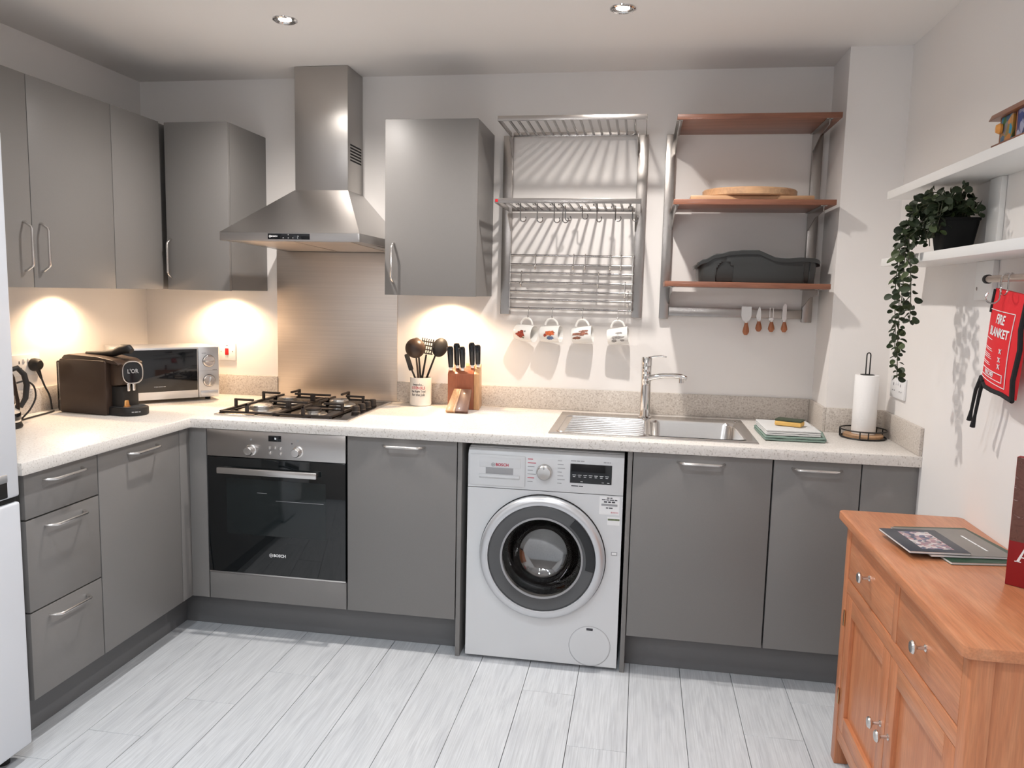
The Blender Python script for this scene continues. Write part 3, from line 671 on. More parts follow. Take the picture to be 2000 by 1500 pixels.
for i, (x, r_, lb) in enumerate(((1.249, 0, 'leftmost steel hook hanging on the top rail of the rack grid'), (1.421, 0, 'second steel hook from the left on the top rail of the rack grid'), (1.473, 0, 'third steel hook from the left on the top rail of the rack grid'), (1.585, 0, 'fourth steel hook from the left on the top rail of the rack grid'), (1.632, 0, 'rightmost steel hook hanging on the top rail of the rack grid'),
                           (1.186, 2, 'single steel hook at the left end of the third grid rail'), (1.534, 2, 'single steel hook on the right half of the third grid rail'), (1.654, 3, 'steel hook at the right end of the fourth grid rail'), (1.668, 4, 'steel hook at the right end of the fifth grid rail'))):
    p = (x, -.047, RZ[r_])
    tt = thing('rail_hook', lb, 'hook', p, group='steel hooks on the rack grid')
    obj('wire', s_hook(p, .062, .0085, .0029, 0), 'satin', tt)
    q = V(p)+V((0, -.0305, -.046)); b = nb(); bmesh.ops.create_uvsphere(b, u_segments=12, v_segments=8, radius=.0062, matrix=Matrix.Translation(q)); obj('ball_end', b, 'chrome', tt)

# four mugs on hooks
def mug(x, z, tilt, turn, label, prints, hook_lb):
    tag(obj('mug_hook', s_hook((x, -.047, RZ[6]), .047, .0078, .002, 0), 'satin'), hook_lb, 'hook', 'mug hooks on the lowest grid rail')
    t = thing('mug', label, 'mug', (x, -.0655, 1.331))
    # local frame: axis a (base to rim), h towards the handle, s sideways
    a = V((math.cos(tilt)*math.cos(turn), math.cos(tilt)*math.sin(turn), math.sin(tilt))); h = V((0, 0, 1)); h = (h-a*h.dot(a)).normalized(); s = h.cross(a)
    R, H = .0385, .092; T = V((x, -.0655, 1.3375)); c0 = T-h*(R+.0355)-a*(H*.56)+V((0, -.006, 0))
    m = Matrix((s, h, a)).transposed().to_4x4(); m.translation = c0
    obj('body', lathe([(0, 0), (R*.86, 0), (R*.92, .004), (R*.96, .03), (R*1.02, H-.002), (R*1.0, H), (R*.96, H-.002), (R*.9, .03), (R*.84, .006), (0, .005)], 36, None, m), 'ceramic', t)
    pts = []
    for i in range(11):
        q = math.radians(-82+164*i/10); pts.append(m @ V((0, R*.93+.034*math.cos(q)*1.0, H*.53+.030*math.sin(q))))
    obj('grip', tube(pts, .0046, 8), 'ceramic', t)
    rnd = random.Random(int(x*1000))
    for (ang, zz, sa, sz, mt) in prints:            # printed motifs that follow the curved side
        b = nb(); n = 22; ring = []
        rj = [.7+.5*rnd.random() for _ in range(n)]
        ce = b.verts.new(m @ V(((R*.98+.0012)*math.cos(ang), (R*.98+.0012)*math.sin(ang), zz)))
        for i in range(n):
            q = 2*PI*i/n; an = ang+1.3*sa*rj[i]*math.cos(q)/R; zq = min(H-.006, max(.006, zz+1.3*sz*rj[i]*math.sin(q))); rr = R*(.955+.065*zq/H)+.0009
            ring.append(b.verts.new(m @ V((rr*math.cos(an), rr*math.sin(an), zq))))
        for i in range(n): b.faces.new((ce, ring[i], ring[(i+1) % n]))
        obj('print', b, mt, t)
ca = -PI/2-.6
F_ = lambda d: PI+d                                # side of the mug that faces the room
mug(1.222, 0, -.06, -.35, 'white mug with a rust-red flower print, leftmost of the four hanging', [(F_(.1), .040, .014, .017, 'mug_red'), (F_(.5), .055, .003, .004, 'mug_green'), (F_(-.3), .062, .003, .004, 'mug_grey')], 'hook holding the leftmost hanging mug')
mug(1.333, 0, .03, -.22, 'white mug with an orange and blue bird print, second from the left', [(F_(-.15), .052, .009, .018, 'mug_orange'), (F_(.45), .054, .008, .013, 'mug_blue'), (F_(.1), .030, .006, .006, 'mug_red')], 'hook holding the second hanging mug')
mug(1.470, 0, .12, -.12, 'white mug with a brown leaping hare print, third from the left', [(F_(-.2), .045, .006, .030, 'mug_brown'), (F_(.25), .025, .005, .016, 'mug_brown'), (F_(-.5), .060, .004, .016, 'mug_brown')], 'hook holding the third hanging mug')
mug(1.628, 0, .14, -.1, 'white mug with a pale grey sketch print, rightmost of the four hanging', [(F_(.1), .045, .005, .022, 'mug_grey'), (F_(.5), .030, .006, .008, 'mug_grey'), (F_(-.4), .055, .004, .012, 'mug_grey'), (F_(.5), .066, .004, .008, 'mug_grey')], 'hook holding the rightmost hanging mug')

# ------------------------------------------------------------------ wooden shelf rack
t = thing('wall_shelf_rack', 'wall-mounted steel rack with three reddish wood shelves', 'shelf rack', (2.14, 0, PZ0))
for x0 in (1.808, 2.4195): obj('upright', box(x0, x0+.0405, -.030, -.0008, PZ0, PZ1, .002), 'rack_steel', t)
for zs in (2.153, 1.8235, 1.4975):
    sh = obj('shelf', box(1.8405 if zs > 1.6 else 1.8195, 2.462, -.335, -.032, zs-.0105, zs+.0105, .0015), 'teak', t)
    for x in (1.8495, 2.4165):
        obj('bracket', prism([(-.330, zs-.011), (-.0305, zs-.011), (-.0305, zs-.086), (-.045, zs-.086), (-.180, zs-.046), (-.330, zs-.034)], x-.0015, x+.0015, 'yz'), 'rack_steel', sh)
        obj('bracket_flange', box(x-.012, x+.012, -.330, -.032, zs-.0135, zs-.0108), 'rack_steel', sh)
obj('magnetic_bar', box(1.8495, 2.4185, -.027, -.012, 1.360, 1.3995, .0015), 'rack_steel', t)
# chopping boards
tag(obj('chopping_board', box(1.908, 2.386, -.300, -.05, 1.8343, 1.8533, .003), 'bamboo'), 'thin rectangular pale wood chopping board on the middle wooden shelf', 'chopping board')
b = lathe([(0, 0), (.183, 0), (.189, .005), (.189, .027), (.184, .032), (0, .032)], 48); bmesh.ops.transform(b, matrix=Matrix.Translation((2.150, -.180, 1.8538)) @ Matrix.Diagonal((1, .78, 1, 1)), verts=b.verts)
tag(obj('chopping_board', b, 'bamboo'), 'thick rounded wooden board lying on the thin rectangular board', 'chopping board')
# plastic tub with wavy rim
t = thing('plastic_tub', 'dark grey plastic tub with a wavy rim on the lowest wooden shelf', 'tub', (2.19, -.15, 1.508))
def rim_z(x):
    K = [(1.94, 1.577), (1.975, 1.600), (2.03, 1.624), (2.09, 1.636), (2.15, 1.641), (2.19, 1.640), (2.215, 1.632), (2.24, 1.619), (2.265, 1.610), (2.30, 1.609), (2.36, 1.613), (2.41, 1.612), (2.43, 1.608), (2.45, 1.594)]
    for (a, za_), (b_, zb2) in zip(K, K[1:]):
        if x <= b_:
            q = max(0, min(1, (x-a)/(b_-a))); q = q*q*(3-2*q); return za_+(zb2-za_)*q
    return K[-1][1]
b = nb(); n = 160; loops = []
def plan(i, gx, gy):
    a = 2*PI*i/n; c, s = math.cos(a), math.sin(a); e = .42
    return 2.192+gx*math.copysign(abs(c)**e, c), -.150+gy*math.copysign(abs(s)**e, s)
def loop(gx, gy, zf, arch=True):
    L_ = []
    for i in range(n):
        x, y = plan(i, gx, gy); z = zf(x)
        if arch and y < -.2:                         # arched recess and a groove in the front wall
            d1 = max(0, 1-abs(x-2.062)/.034); d2 = max(0, 1-abs(x-2.385)/.012)
            y += .040*min(1, d1*3)*max(0, min(1, (1.594-.045*((x-2.062)/.034)**2-z)/.012))+.012*min(1, d2*2)
        L_.append(b.verts.new((x, y, z)))
    return L_
spec = [(.226, .098, lambda x: 1.5085), (.231, .102, lambda x: 1.5105), (.2335, .104, lambda x: 1.522), (.235, .105, lambda x: 1.534), (.236, .1055, lambda x: 1.546), (.237, .106, lambda x: 1.558), (.2375, .1065, lambda x: min(1.568, rim_z(x)-.022)), (.238, .107, lambda x: min(1.577, rim_z(x)-.019)), (.239, .108, lambda x: min(1.585, rim_z(x)-.0175)), (.240, .109, lambda x: min(1.592, rim_z(x)-.016)), (.241, .109, lambda x: rim_z(x)-.014), (.252, .115, lambda x: rim_z(x)-.017), (.254, .117, lambda x: rim_z(x)-.003), (.250, .115, lambda x: rim_z(x)), (.236, .105, lambda x: rim_z(x)-.002), (.232, .101, lambda x: 1.53), (.222, .094, lambda x: 1.513)]
for i, sp in enumerate(spec): loops.append(loop(*sp, arch=i < 10))
for A, B in zip(loops, loops[1:]):
    for i in range(n): b.faces.new((A[i], A[(i+1) % n], B[(i+1) % n], B[i]))
b.faces.new(loops[0][::-1]); b.faces.new(loops[-1])
obj('shell', b, 'tub_plastic', t)
# cheese knives on the magnetic bar
def cheese_knife(x, ztop, zneck, zend, blade, label):
    t = thing('cheese_knife', label, 'knife', (x, -.03, zend), group='cheese knives on the magnetic bar')
    y0 = -.0285
    if blade == 'fork':
        b = nb(); w_ = .010
        prism([(x-w_, zneck+.018), (x-w_, zneck+.010), (x-.004, zneck-.004), (x+.004, zneck-.004), (x+w_, zneck+.010), (x+w_, zneck+.018)], y0-.0012, y0, 'xz', 0, b)
        for s in (-1, 1): prism([(x+s*w_*.95, zneck+.016), (x+s*w_*.45, zneck+.016), (x+s*w_*.62, ztop), (x+s*w_*.8, ztop)], y0-.0012, y0, 'xz', 0, b)
    else:
        P_ = {'spade': [(-.0215, 1), (.0215, 1), (.0215, .42), (.016, .18), (.006, .04), (.003, -.1), (-.003, -.1), (-.006, .04), (-.016, .18), (-.0215, .42)],
              'leaf': [(.002, 1), (.008, .72), (.0095, .4), (.009, .05), (.003, -.1), (-.003, -.1), (-.0075, .08), (-.011, .35), (-.006, .72)],
              'slim': [(.004, 1), (.009, .93), (.0095, .15), (.003, 0), (.003, -.1), (-.003, -.1), (-.006, .06), (-.0095, .22), (-.008, .86), (-.002, 1)]}[blade]
        b = prism([(x+px, zneck+(ztop-zneck)*q) for px, q in P_], y0-.0014, y0, 'xz')
    obj('blade', b, 'satin', t, smooth=False)
    L_ = zneck-zend
    obj('grip', lathe([(0, 0), (.007, .001), (.0125, .010), (.0142, L_*.30), (.012, L_*.58), (.0078, L_*.88), (.007, L_), (0, L_)], 20, None, Matrix.Translation((x, y0-.0142, zend)) @ Matrix.Diagonal((1, .8, 1, 1))), 'knife_handle_wood', t)
    obj('collar', cyl(.0066, 0, .007, 14, None, Matrix.Translation((x, y0-.0105, zneck-.002)) @ Matrix.Diagonal((1, .9, 1, 1))), 'satin', t)
cheese_knife(2.186, 1.409, 1.338, 1.284, 'spade', 'broad spade-shaped cheese knife, leftmost on the magnetic bar')
cheese_knife(2.239, 1.412, 1.346, 1.301, 'leaf', 'pointed leaf-bladed cheese knife, second on the magnetic bar')
cheese_knife(2.292, 1.406, 1.345, 1.301, 'fork', 'two-pronged cheese fork, third on the magnetic bar')
cheese_knife(2.346, 1.424, 1.346, 1.301, 'slim', 'narrow straight cheese knife, rightmost on the magnetic bar')

# ------------------------------------------------------------------ sink and tap
t = thing('sink', 'stainless steel inset sink with left drainer and right bowl', 'sink', (1.785, -.37, .91))
SX0, SX1, SY0, SY1 = 1.395, 2.180, -.643, -.092; BX0, BX1, BY0, BY1 = 1.782, 2.138, -.600, -.200
deck = nb(); zt_ = .9142
ou = [(p[0], p[1]) for p in rrect(SX0, SX1, SY0, SY1, .014, 4)]
# deck as frame cells (bowl opening left free) with pressed edge
obj('deck', cells([SX0, BX0, BX1, SX1], [SY0, BY0, BY1, SY1], lambda x, y: not (BX0 < x < BX1 and BY0 < y < BY1), .9103, zt_, .0015), 'sinksteel', t)
b = nb(); n = 40; Ls = []
def bl(gx0, gx1, gy0, gy1, r, z): return [b.verts.new((p[0], p[1], z)) for p in rrect(gx0, gx1, gy0, gy1, r, 9)]
sp = [(-.004, .030, zt_+.0012), (.003, .036, zt_-.0005), (.008, .042, .905), (.012, .046, .80), (.030, .050, .757), (.055, .05, .752)]
for d_, r_, z_ in sp: Ls.append(bl(BX0+d_, BX1-d_, BY0+d_, BY1-d_, r_, z_))
for A, B in zip(Ls, Ls[1:]):
    for i in range(len(A)): b.faces.new((A[i], A[(i+1) % len(A)], B[(i+1) % len(A)], B[i]))
b.faces.new(Ls[-1])
bw = obj('bowl', b, 'sinksteel', t)
# corner fillets of the deck around the rounded bowl
for cx_, cy_, a0 in ((BX0, BY0, 180), (BX1, BY0, 270), (BX1, BY1, 0), (BX0, BY1, 90)):
    sx_ = 1 if cx_ == BX0 else -1; sy_ = 1 if cy_ == BY0 else -1; r_ = .034
    obj('corner_fillet', prism([(cx_, cy_)]+[(p[0], p[1]) for p in arc(cx_+sx_*r_, cy_+sy_*r_, r_, a0, a0+90, 6)], .9120, zt_-.0002, 'xy'), 'sinksteel', t)
obj('waste', lathe([(0, .7535), (.036, .7535), (.042, .755), (.044, .7525)], 24, None, Matrix.Translation(((BX0+BX1)/2, (BY0+BY1)/2, 0))), 'chrome', bw)
obj('overflow', lathe([(0, .002), (.009, .002), (.011, 0), (.011, -.002)], 20, None, Matrix.Translation((2.150, -.155, zt_+.001))), 'chrome', t)
obj('drainer_border', tube([(p[0], p[1], zt_-.0005) for p in rrect(1.425, 1.768, -.615, -.200, .03, 5)], .004, 8, None, True), 'sinksteel', t)
for i in range(9):
    y = -.585+.044*i
    obj('drainer_rib', tube([(1.455, y, zt_-.0008), (1.47, y, zt_+.0016), (1.74, y+.004, zt_+.0012), (1.757, y+.004, zt_-.0008)], .0042, 8), 'sinksteel', t)
t = thing('kitchen_tap', 'tall chrome single-lever kitchen tap behind the sink', 'tap', (1.763, -.155, zt_+.0006))
tx, ty = 1.763, -.155; T_ = Matrix.Translation((tx, ty, zt_+.0006))
bd = obj('body', lathe([(0, 0), (.029, 0), (.029, .004), (.024, .008), (.0225, .04), (.0215, .14), (.0208, .158), (.0215, .160), (.0215, .190), (.0208, .192), (.0215, .194), (.0215, .226), (.0205, .2275), (.0225, .229), (.0225, .262), (.020, .266), (0, .267)], 36, None, T_), 'chrome', t)
sp_ = [(tx+.004, ty-.006, zt_+.172), (tx+.03, ty-.018, zt_+.182), (tx+.07, ty-.035, zt_+.192), (tx+.11, ty-.052, zt_+.196), (tx+.145, ty-.067, zt_+.194), (tx+.168, ty-.077, zt_+.188)]
so = obj('spout', tube(sp_, [.012, .0122, .0115, .011, .0115, .009], 14), 'chrome', t)
obj('aerator', cyl(.0105, 0, .020, 18, None, Matrix.Translation((tx+.147, ty-.068, zt_+.167))), 'chrome', so)
obj('lever', tube([(tx+.008, ty, zt_+.263), (tx+.03, ty-.008, zt_+.270), (tx+.06, ty-.018, zt_+.2745), (tx+.083, ty-.026, zt_+.272)], [.006, .005, .0045, .0035], 10), 'chrome', t)

# towels, sponge
t = thing('tea_towel', 'folded sage green tea towel under the white one, right of the sink', 'towel', (2.33, -.42, .91))
def cloth(x0, x1, y0, y1, z0, z1, ly, m, t, rz=0, name='fold'):
    h = (z1-z0)/ly; cx_, cy_ = (x0+x1)/2, (y0+y1)/2
    for i in range(ly):
        g = nb(); ov = .004*((i*3) % 3-1)
        box(x0+ov, x1+ov*.5, y0-ov, y1, z0+i*h+.0004, z0+(i+1)*h-.0004, h*.42, g, 3)
        bmesh.ops.subdivide_edges(g, edges=[e for e in g.edges if e.calc_length() > .08], cuts=7, use_grid_fill=True)
        for v in g.verts: v.co.z += .0009*math.sin(v.co.x*70+i)*math.cos(v.co.y*50+i*2)
        bmesh.ops.rotate(g, cent=(cx_, cy_, 0), matrix=Matrix.Rotation(rz, 3, 'Z'), verts=g.verts)
        obj(name, g, m, t)
cloth(2.214, 2.432, -.560, -.290, .9115, .9295, 2, 'towel_green', t, .02)
g = nb(); tube([(2.428, -.545, .921), (2.436, -.44, .925), (2.434, -.30, .922)], [.010, .014, .010], 10, g); obj('rolled_edge', g, 'towel_green', t)
t = thing('tea_towel', 'folded white tea towel under the sponge, on the green towel', 'towel', (2.33, -.42, .93))
cloth(2.218, 2.416, -.555, -.30, .9308, .9535, 3, 'towel_white', t, .02)
t = thing('washing_up_sponge', 'yellow washing-up sponge with dark scouring side, on the white towel', 'sponge', (2.32, -.44, .954), -.42)
obj('foam', box(-.05, .05, -.030, .030, .001, .019, .004), 'sponge_yellow', t, True); obj('scourer', box(-.05, .05, -.030, .030, .0195, .026, .002), 'sponge_green', t, True)

# kitchen roll and holder
px_, py_ = 2.612, -.372
t = thing('kitchen_roll_holder', 'black wire kitchen roll holder with wooden base by the right wall', 'roll holder', (px_, py_, .91)); P0 = V((px_, py_, 0))
ring = lambda r, z, w_: tube([(px_+r*math.cos(2*PI*i/40), py_+r*math.sin(2*PI*i/40), z) for i in range(40)], w_, 8, None, True)
obj('base_disc', cyl(.074, .9125, .926, 40, None, Matrix.Translation((px_, py_, 0)), .003), 'bamboo', t)
obj('base_ring', ring(.083, .9135, .003), 'black_wire', t); obj('guard_ring', ring(.086, .9435, .0027), 'black_wire', t)
for a in (-112, -92, 20, 40, 150, 170): obj('ring_post', tube([(px_+.085*math.cos(math.radians(a)), py_+.085*math.sin(math.radians(a)), .9135), (px_+.0862*math.cos(math.radians(a)), py_+.0862*math.sin(math.radians(a)), .9435)], .0024, 8), 'black_wire', t)
for a in (-102, 30, 160): obj('base_spoke', tube([(px_+.07*math.cos(math.radians(a)), py_+.07*math.sin(math.radians(a)), .9128), (px_+.084*math.cos(math.radians(a)), py_+.084*math.sin(math.radians(a)), .9132)], .0022, 6), 'black_wire', t)
obj('upright_loop', tube([(px_-.007, py_, .920), (px_-.007, py_, 1.235)]+[(px_+.007*math.cos(math.radians(a)), py_, 1.235+.010*math.sin(math.radians(a))) for a in range(165, 10, -25)]+[(px_+.007, py_, 1.235), (px_+.007, py_, .920)], .0024, 8), 'black_wire', t)
t = thing('kitchen_roll', 'white paper kitchen roll standing on the black wire holder', 'kitchen roll', (px_, py_, .9265))
obj('paper', lathe([(.020, .9268), (.043, .9268), (.0445, .929), (.0445, 1.156), (.043, 1.158), (.020, 1.158), (.020, .9268)], 40, None, Matrix.Translation((px_, py_, 0))), 'paper', t)
obj('core', lathe([(.0195, .9268), (.0195, 1.1585), (.0165, 1.1585), (.0165, .9268)], 28, None, Matrix.Translation((px_, py_, 0))), 'black_matt', t)
obj('top_plate', lathe([(.0095, 1.1592), (.026, 1.1592), (.026, 1.1605), (.0095, 1.1605), (.0095, 1.1592)], 28, None, Matrix.Translation((px_, py_, 0))), 'black_wire', t)

# ------------------------------------------------------------------ sockets and switch
t = thing('cooker_switch', 'white wall switch plate with red rocker beside the microwave', 'switch', (-.291, 0, 1.12))
obj('plate', box(-.335, -.247, -.010, -.0006, 1.079, 1.165, .002), 'white_plastic', t); obj('rocker', box(-.3005, -.2825, -.0145, -.009, 1.106, 1.139, .002), 'red_mark', t)
for x in (-.322, -.262): obj('screw', cyl(.0028, 0, .001, 10, None, axis((x, -.010, 1.124), (0, -1, 0))), 'satin', t)
obj('label_mark', box(-.297, -.286, -.0104, -.0098, 1.150, 1.1525), 'print_dark', t)
def socket(name, label, x, y0, y1, z0, z1, n):       # double socket on a side wall; n = +1 faces +x
    t = thing(name, label, 'socket', (x, (y0+y1)/2, (z0+z1)/2)); f = lambda a, b_: (min(x+n*a, x+n*b_), max(x+n*a, x+n*b_))
    obj('plate', box(*f(.0006, .010), y0, y1, z0, z1, .002), 'white_plastic', t); yc = (y0+y1)/2; zc = (z0+z1)/2
    for s in (-1, 1):
        ys2 = yc+s*(y1-y0)*.25
        obj('rocker', box(*f(.0095, .013), yc+s*.012-.005, yc+s*.012+.005, zc+.012, zc+.026, .001), 'white_plastic', t)
        for dy, dz, hh in ((0, .012, .009), (-.011, -.012, .004), (.011, -.012, .004)): obj('pin_hole', box(*f(.0098, .0105), ys2+dy-.0025, ys2+dy+.0025, zc+dz-hh*.6, zc+dz+hh*.6), 'print_dark', t)
    return t
socket('wall_socket', 'white double wall socket on the right wall behind the trailing plant', XR, -.500, -.338, 1.077, 1.157, -1)
socket('wall_socket', 'white double wall socket on the left wall behind the coffee machine', LW, -.88, -.733, 1.066, 1.152, 1)

# ------------------------------------------------------------------ microwave standing across the corner
ang = math.radians(48); dx, dy = math.cos(ang), math.sin(ang)
t = thing('microwave', 'silver microwave oven with black glass door set across the corner', 'microwave', (-.529, -.517, .91), ang)
W_, DP, H0, H1 = .44, .25, .016, .252
obj('casing', box(.001, W_-.001, .012, DP, H0, H1, .004), 'silver_plastic', t, True)
d = obj('door', box(0, .345, -.006, .012, H0, H1, .003), 'silver_plastic', t, True)
obj('door_glass', box(.004, .341, -.0075, -.004, .052, .243, .001), 'black_gloss', d, True)
dashes('brand_print', (.175, -.0076, .075), (1, 0, 0), (0, 0, 1), (.004, .012, .018, .010), .003, 'print_grey', d, True)
c = obj('control_strip', box(.347, W_, -.006, .012, H0, H1, .003), 'silver_plastic', t, True)
obj('strip_panel_line', box(.352, .436, -.0066, -.0058, .139, .1400), 'print_grey', c, True); obj('door_button', box(.355, .434, -.009, -.005, .022, .046, .0015), 'silver_plastic', c, True)
for z in (.185, .093):
    k = obj('dial', lathe([(.0275, 0), (.0275, .003), (.0255, .005), (.0235, .0055), (.0225, .014), (0, .015)], 32, None, axis((.394, -.006, z), (0, -1, 0))), 'satin', c, True)
    obj('dial_ring', lathe([(.0275, 0), (.029, .0005), (.029, .001), (.0275, .0012)], 32, None, axis((.394, -.006, z), (0, -1, 0))), 'print_dark', k, True)
    q = Matrix.Translation((.394, -.0195, z)) @ Matrix.Rotation(PI/2 if z > .15 else .25, 4, 'Y')
    obj('dial_grip', box(-.004, .004, -.008, .002, -.021, .021, .002, mx=q), 'satin', k, True)
dashes('dial_print', (.372, -.0062, .222), (1, 0, 0), (0, 0, 1), (.006, .012), .002, 'print_dark', c, True); dashes('dial_print', (.42, -.0062, .143), (1, 0, 0), (0, 0, 1), (.012, .006), .002, 'print_dark', c, True)
for x in (.04, W_-.04):
    for y in (.04, DP-.04): obj('foot', cyl(.012, .0005, .018, 14, None, Matrix.Translation((x, y, 0))), 'rubber', t, True)

# ------------------------------------------------------------------ coffee machine, faces right
t = thing('coffee_machine', 'dark brown capsule coffee machine left of the microwave', 'coffee machine', (-.635, -.735, .91), math.radians(-8))
bw_ = .150
obj('body', prism([(0, .004), (.008, .0005), (.235, .0005), (.243, .006), (.243, .218), (.236, .224), (.012, .224), (.004, .219)], 0, bw_, 'xz', .005), 'dark_brown', t, True)
tp = prism([(.006, .222), (.235, .222), (.30, .205), (.30, .214), (.275, .228), (.19, .238), (.05, .243), (.022, .238)], .008, bw_-.008, 'xz', .004); obj('top_cover', tp, 'dark_brown', t, True)
obj('head', prism([(.240, .118), (.300, .125), (.318, .150), (.318, .205), (.300, .216), (.240, .218)], .022, bw_-.022, 'xz', .010), 'dark_brown', t, True)
obj('front_column', box(.240, .296, .03, bw_-.03, .018, .120, .006), 'black_matt', t, True)
fc = axis((.325, bw_/2-.022, .178), (.88, -.47, .05), (0, 0, 1))
f = obj('face', lathe([(.042, -.012), (.043, .010), (.040, .013), (0, .014)], 40, None, fc @ Matrix.Diagonal((.92, 1.05, 1, 1))), 'black_gloss', t, True)
obj('face_ring', tube([fc @ V((.0385*math.copysign(abs(math.cos(a))**.75, math.cos(a)), .0445*math.copysign(abs(math.sin(a))**.75, math.sin(a)), .0125)) for a in [2*PI*i/40 for i in range(40)]], .0024, 8, None, True), 'satin', f, True)
rx = V(fc.col[0][:3]); ry = V(fc.col[1][:3])
text('face_text', "L'OR", .024, fc @ V((0, .004, .0142)), rx, ry, 'print_grey', f, local=True, bold=.0004, sx=.85)
obj('lever', tube([(.075, bw_/2, .243), (.16, bw_/2, .246), (.22, bw_/2, .252), (.262, bw_/2, .268), (.292, bw_/2, .270), (.308, bw_/2, .262)], [.008, .012, .016, .020, .019, .012], 12), 'black_matt', t, True)
for y in (bw_/2-.014, bw_/2+.014): obj('spout', lathe([(.006, 0), (.0068, .004), (.0068, .020), (.009, .034), (.009, .040), (0, .040)], 16, None, Matrix.Translation((.298, y, .098))), 'chrome', t, True)
tr = obj('drip_tray', prism([(.228, bw_/2-.062)]+arc(.300, bw_/2, .064, -80, 80, 12)+[(.228, bw_/2+.062)], .0005, .034, 'xy', .006), 'black_matt', t, True)
obj('tray_grid', prism([(.232, bw_/2-.054)]+arc(.298, bw_/2, .054, -80, 80, 12)+[(.232, bw_/2+.054)], .0335, .0358, 'xy'), 'smoke_plastic', tr, True)
dashes('tray_print', (.3545, bw_/2-.036, .018), V((.55, .835, 0)), (0, 0, 1), (.008, .012, .008), .004, 'print_grey', tr, True)
tk = obj('water_tank', lathe([(.048, .002), (.050, .01), (.050, .205), (.048, .207), (.048, .205), (.048, .012), (0, .010)], 24, None, Matrix.Translation((-.035, .085, 0)) @ Matrix.Diagonal((.62, 1.1, 1, 1))), 'glass', t, True)
obj('tank_base', lathe([(.049, .001), (.049, .045), (0, .045)], 24, None, Matrix.Translation((-.035, .085, 0)) @ Matrix.Diagonal((.6, 1.08, 1, 1))), 'smoke_plastic', tk, True)
cm = Matrix.Translation((-.635, -.735, .91)) @ Matrix.Rotation(math.radians(-8), 4, 'Z')
p = cm @ V((.290, .052, .0362))
t = thing('coffee_capsule', 'small copper-coloured coffee capsule on the machine drip tray', 'capsule', p)
obj('shell', lathe([(0, 0), (.0185, 0), (.0185, .0015), (.0145, .003), (.0125, .022), (.0105, .0255), (0, .026)], 24, None, Matrix.Translation(p)), 'gold_capsule', t)
# plug, cable
t = thing('power_plug', 'black three-pin plug and cable in the left wall socket', 'plug', (LW+.0135, -.775, 1.108))
pm = axis((LW+.0135, -.775, 1.108), (1, 0, 0))
obj('plug_body', lathe([(0, 0), (.026, 0), (.027, .004), (.024, .026), (.017, .034), (0, .035)], 20, None, pm), 'black_matt', t)
obj('cable_sleeve', tube([(LW+.030, -.772, 1.092), (LW+.032, -.764, 1.07), (LW+.033, -.757, 1.05)], [.010, .007, .005], 10), 'black_matt', t)
obj('cable', tube(curve([(LW+.033, -.757, 1.052), (LW+.035, -.742, 1.015), (LW+.037, -.726, .985), (LW+.037, -.717, .96), (LW+.038, -.714, .935), (LW+.039, -.713, .915)]), .0036, 8), 'black_matt', t)
t = thing('power_cable', 'black power cable looping from the kettle to the coffee machine', 'cable', (-.6, -.95, .913))
obj('cable', tube(curve([(-.600, -1.000, 1.060), (-.585, -.968, 1.066), (-.575, -.940, 1.045), (-.575, -.932, 1.00), (-.585, -.950, .955), (-.598, -.975, .924), (-.610, -.965, .9145), (-.622, -.91, .9142), (-.635, -.84, .9142), (-.645, -.785, .9142), (-.655, -.745, .9145)]), .0036, 8), 'black_matt', t)
# kettle, mostly behind the fridge
kx, ky = -.580, -1.128
t = thing('kettle', 'polished steel kettle with black handle half hidden behind the fridge', 'kettle', (kx, ky, .91)); km = Matrix.Translation((kx, ky, .91))
obj('base', lathe([(0, .0005), (.088, .0005), (.090, .006), (.086, .018), (0, .018)], 36, None, km), 'black_matt', t)
obj('body', lathe([(.080, .0185), (.084, .024), (.082, .10), (.072, .185), (.062, .205), (0, .205)], 36, None, km), 'chrome', t)
obj('band', lathe([(.0845, .030), (.0850, .034), (.0848, .052), (.0842, .055)], 36, None, km), 'black_gloss', t)
obj('lid', lathe([(.062, .2055), (.058, .217), (.02, .225), (.012, .238), (0, .24)], 30, None, km), 'black_matt', t)
obj('handle', tube([(kx+.025, ky+.050, 1.118), (kx+.036, ky+.078, 1.126), (kx+.046, ky+.098, 1.10), (kx+.050, ky+.104, 1.06), (kx+.047, ky+.098, 1.01), (kx+.040, ky+.080, .978)], [.009, .010, .0105, .0105, .010, .008], 12), 'black_matt', t)

# ------------------------------------------------------------------ utensil pot and utensils
ux, uy = .723, -.072
t = thing('utensil_pot', 'white printed ceramic pot holding black utensils beside the splashback', 'pot', (ux, uy, .91)); um = Matrix.Translation((ux, uy, .91)); ur = .0505
obj('pot', lathe([(0, .0005), (ur-.004, .0005), (ur, .005), (ur, .131), (ur-.001, .133), (ur-.0045, .132), (ur-.005, .128), (ur-.005, .008), (0, .006)], 40, None, um), 'ceramic', t)
vw = math.atan2(-3.58-uy, 1.73-ux)-.25
for s_, z, sz, m_ in (('bespoke...', 1.012, .0150, 'print_dark'), ('UTENSILS', .996, .0185, 'red_print'), ('the Right Tool', .980, .0140, 'print_dark'), ('for the Job', .9645, .0175, 'print_dark')):
    text('pot_text', s_, sz, (0, 0, z), (1, 0, 0), (0, 0, 1), m_, t, wrap=((ux, uy), ur+.0004, vw), sx=.85, bold=.0002)
UZ = .923
def utensil(name, label, foot, top, head, m_):
    foot, top = V(foot), V(top); t = thing(name, label, 'utensil', foot, group='black kitchen utensils in the white pot')
    d = (top-foot).normalized(); mid = foot.lerp(top, .62)
    obj('shaft', tube([foot, mid, top], [.0058, .005, .0042], 8), m_, t)
    return t, d
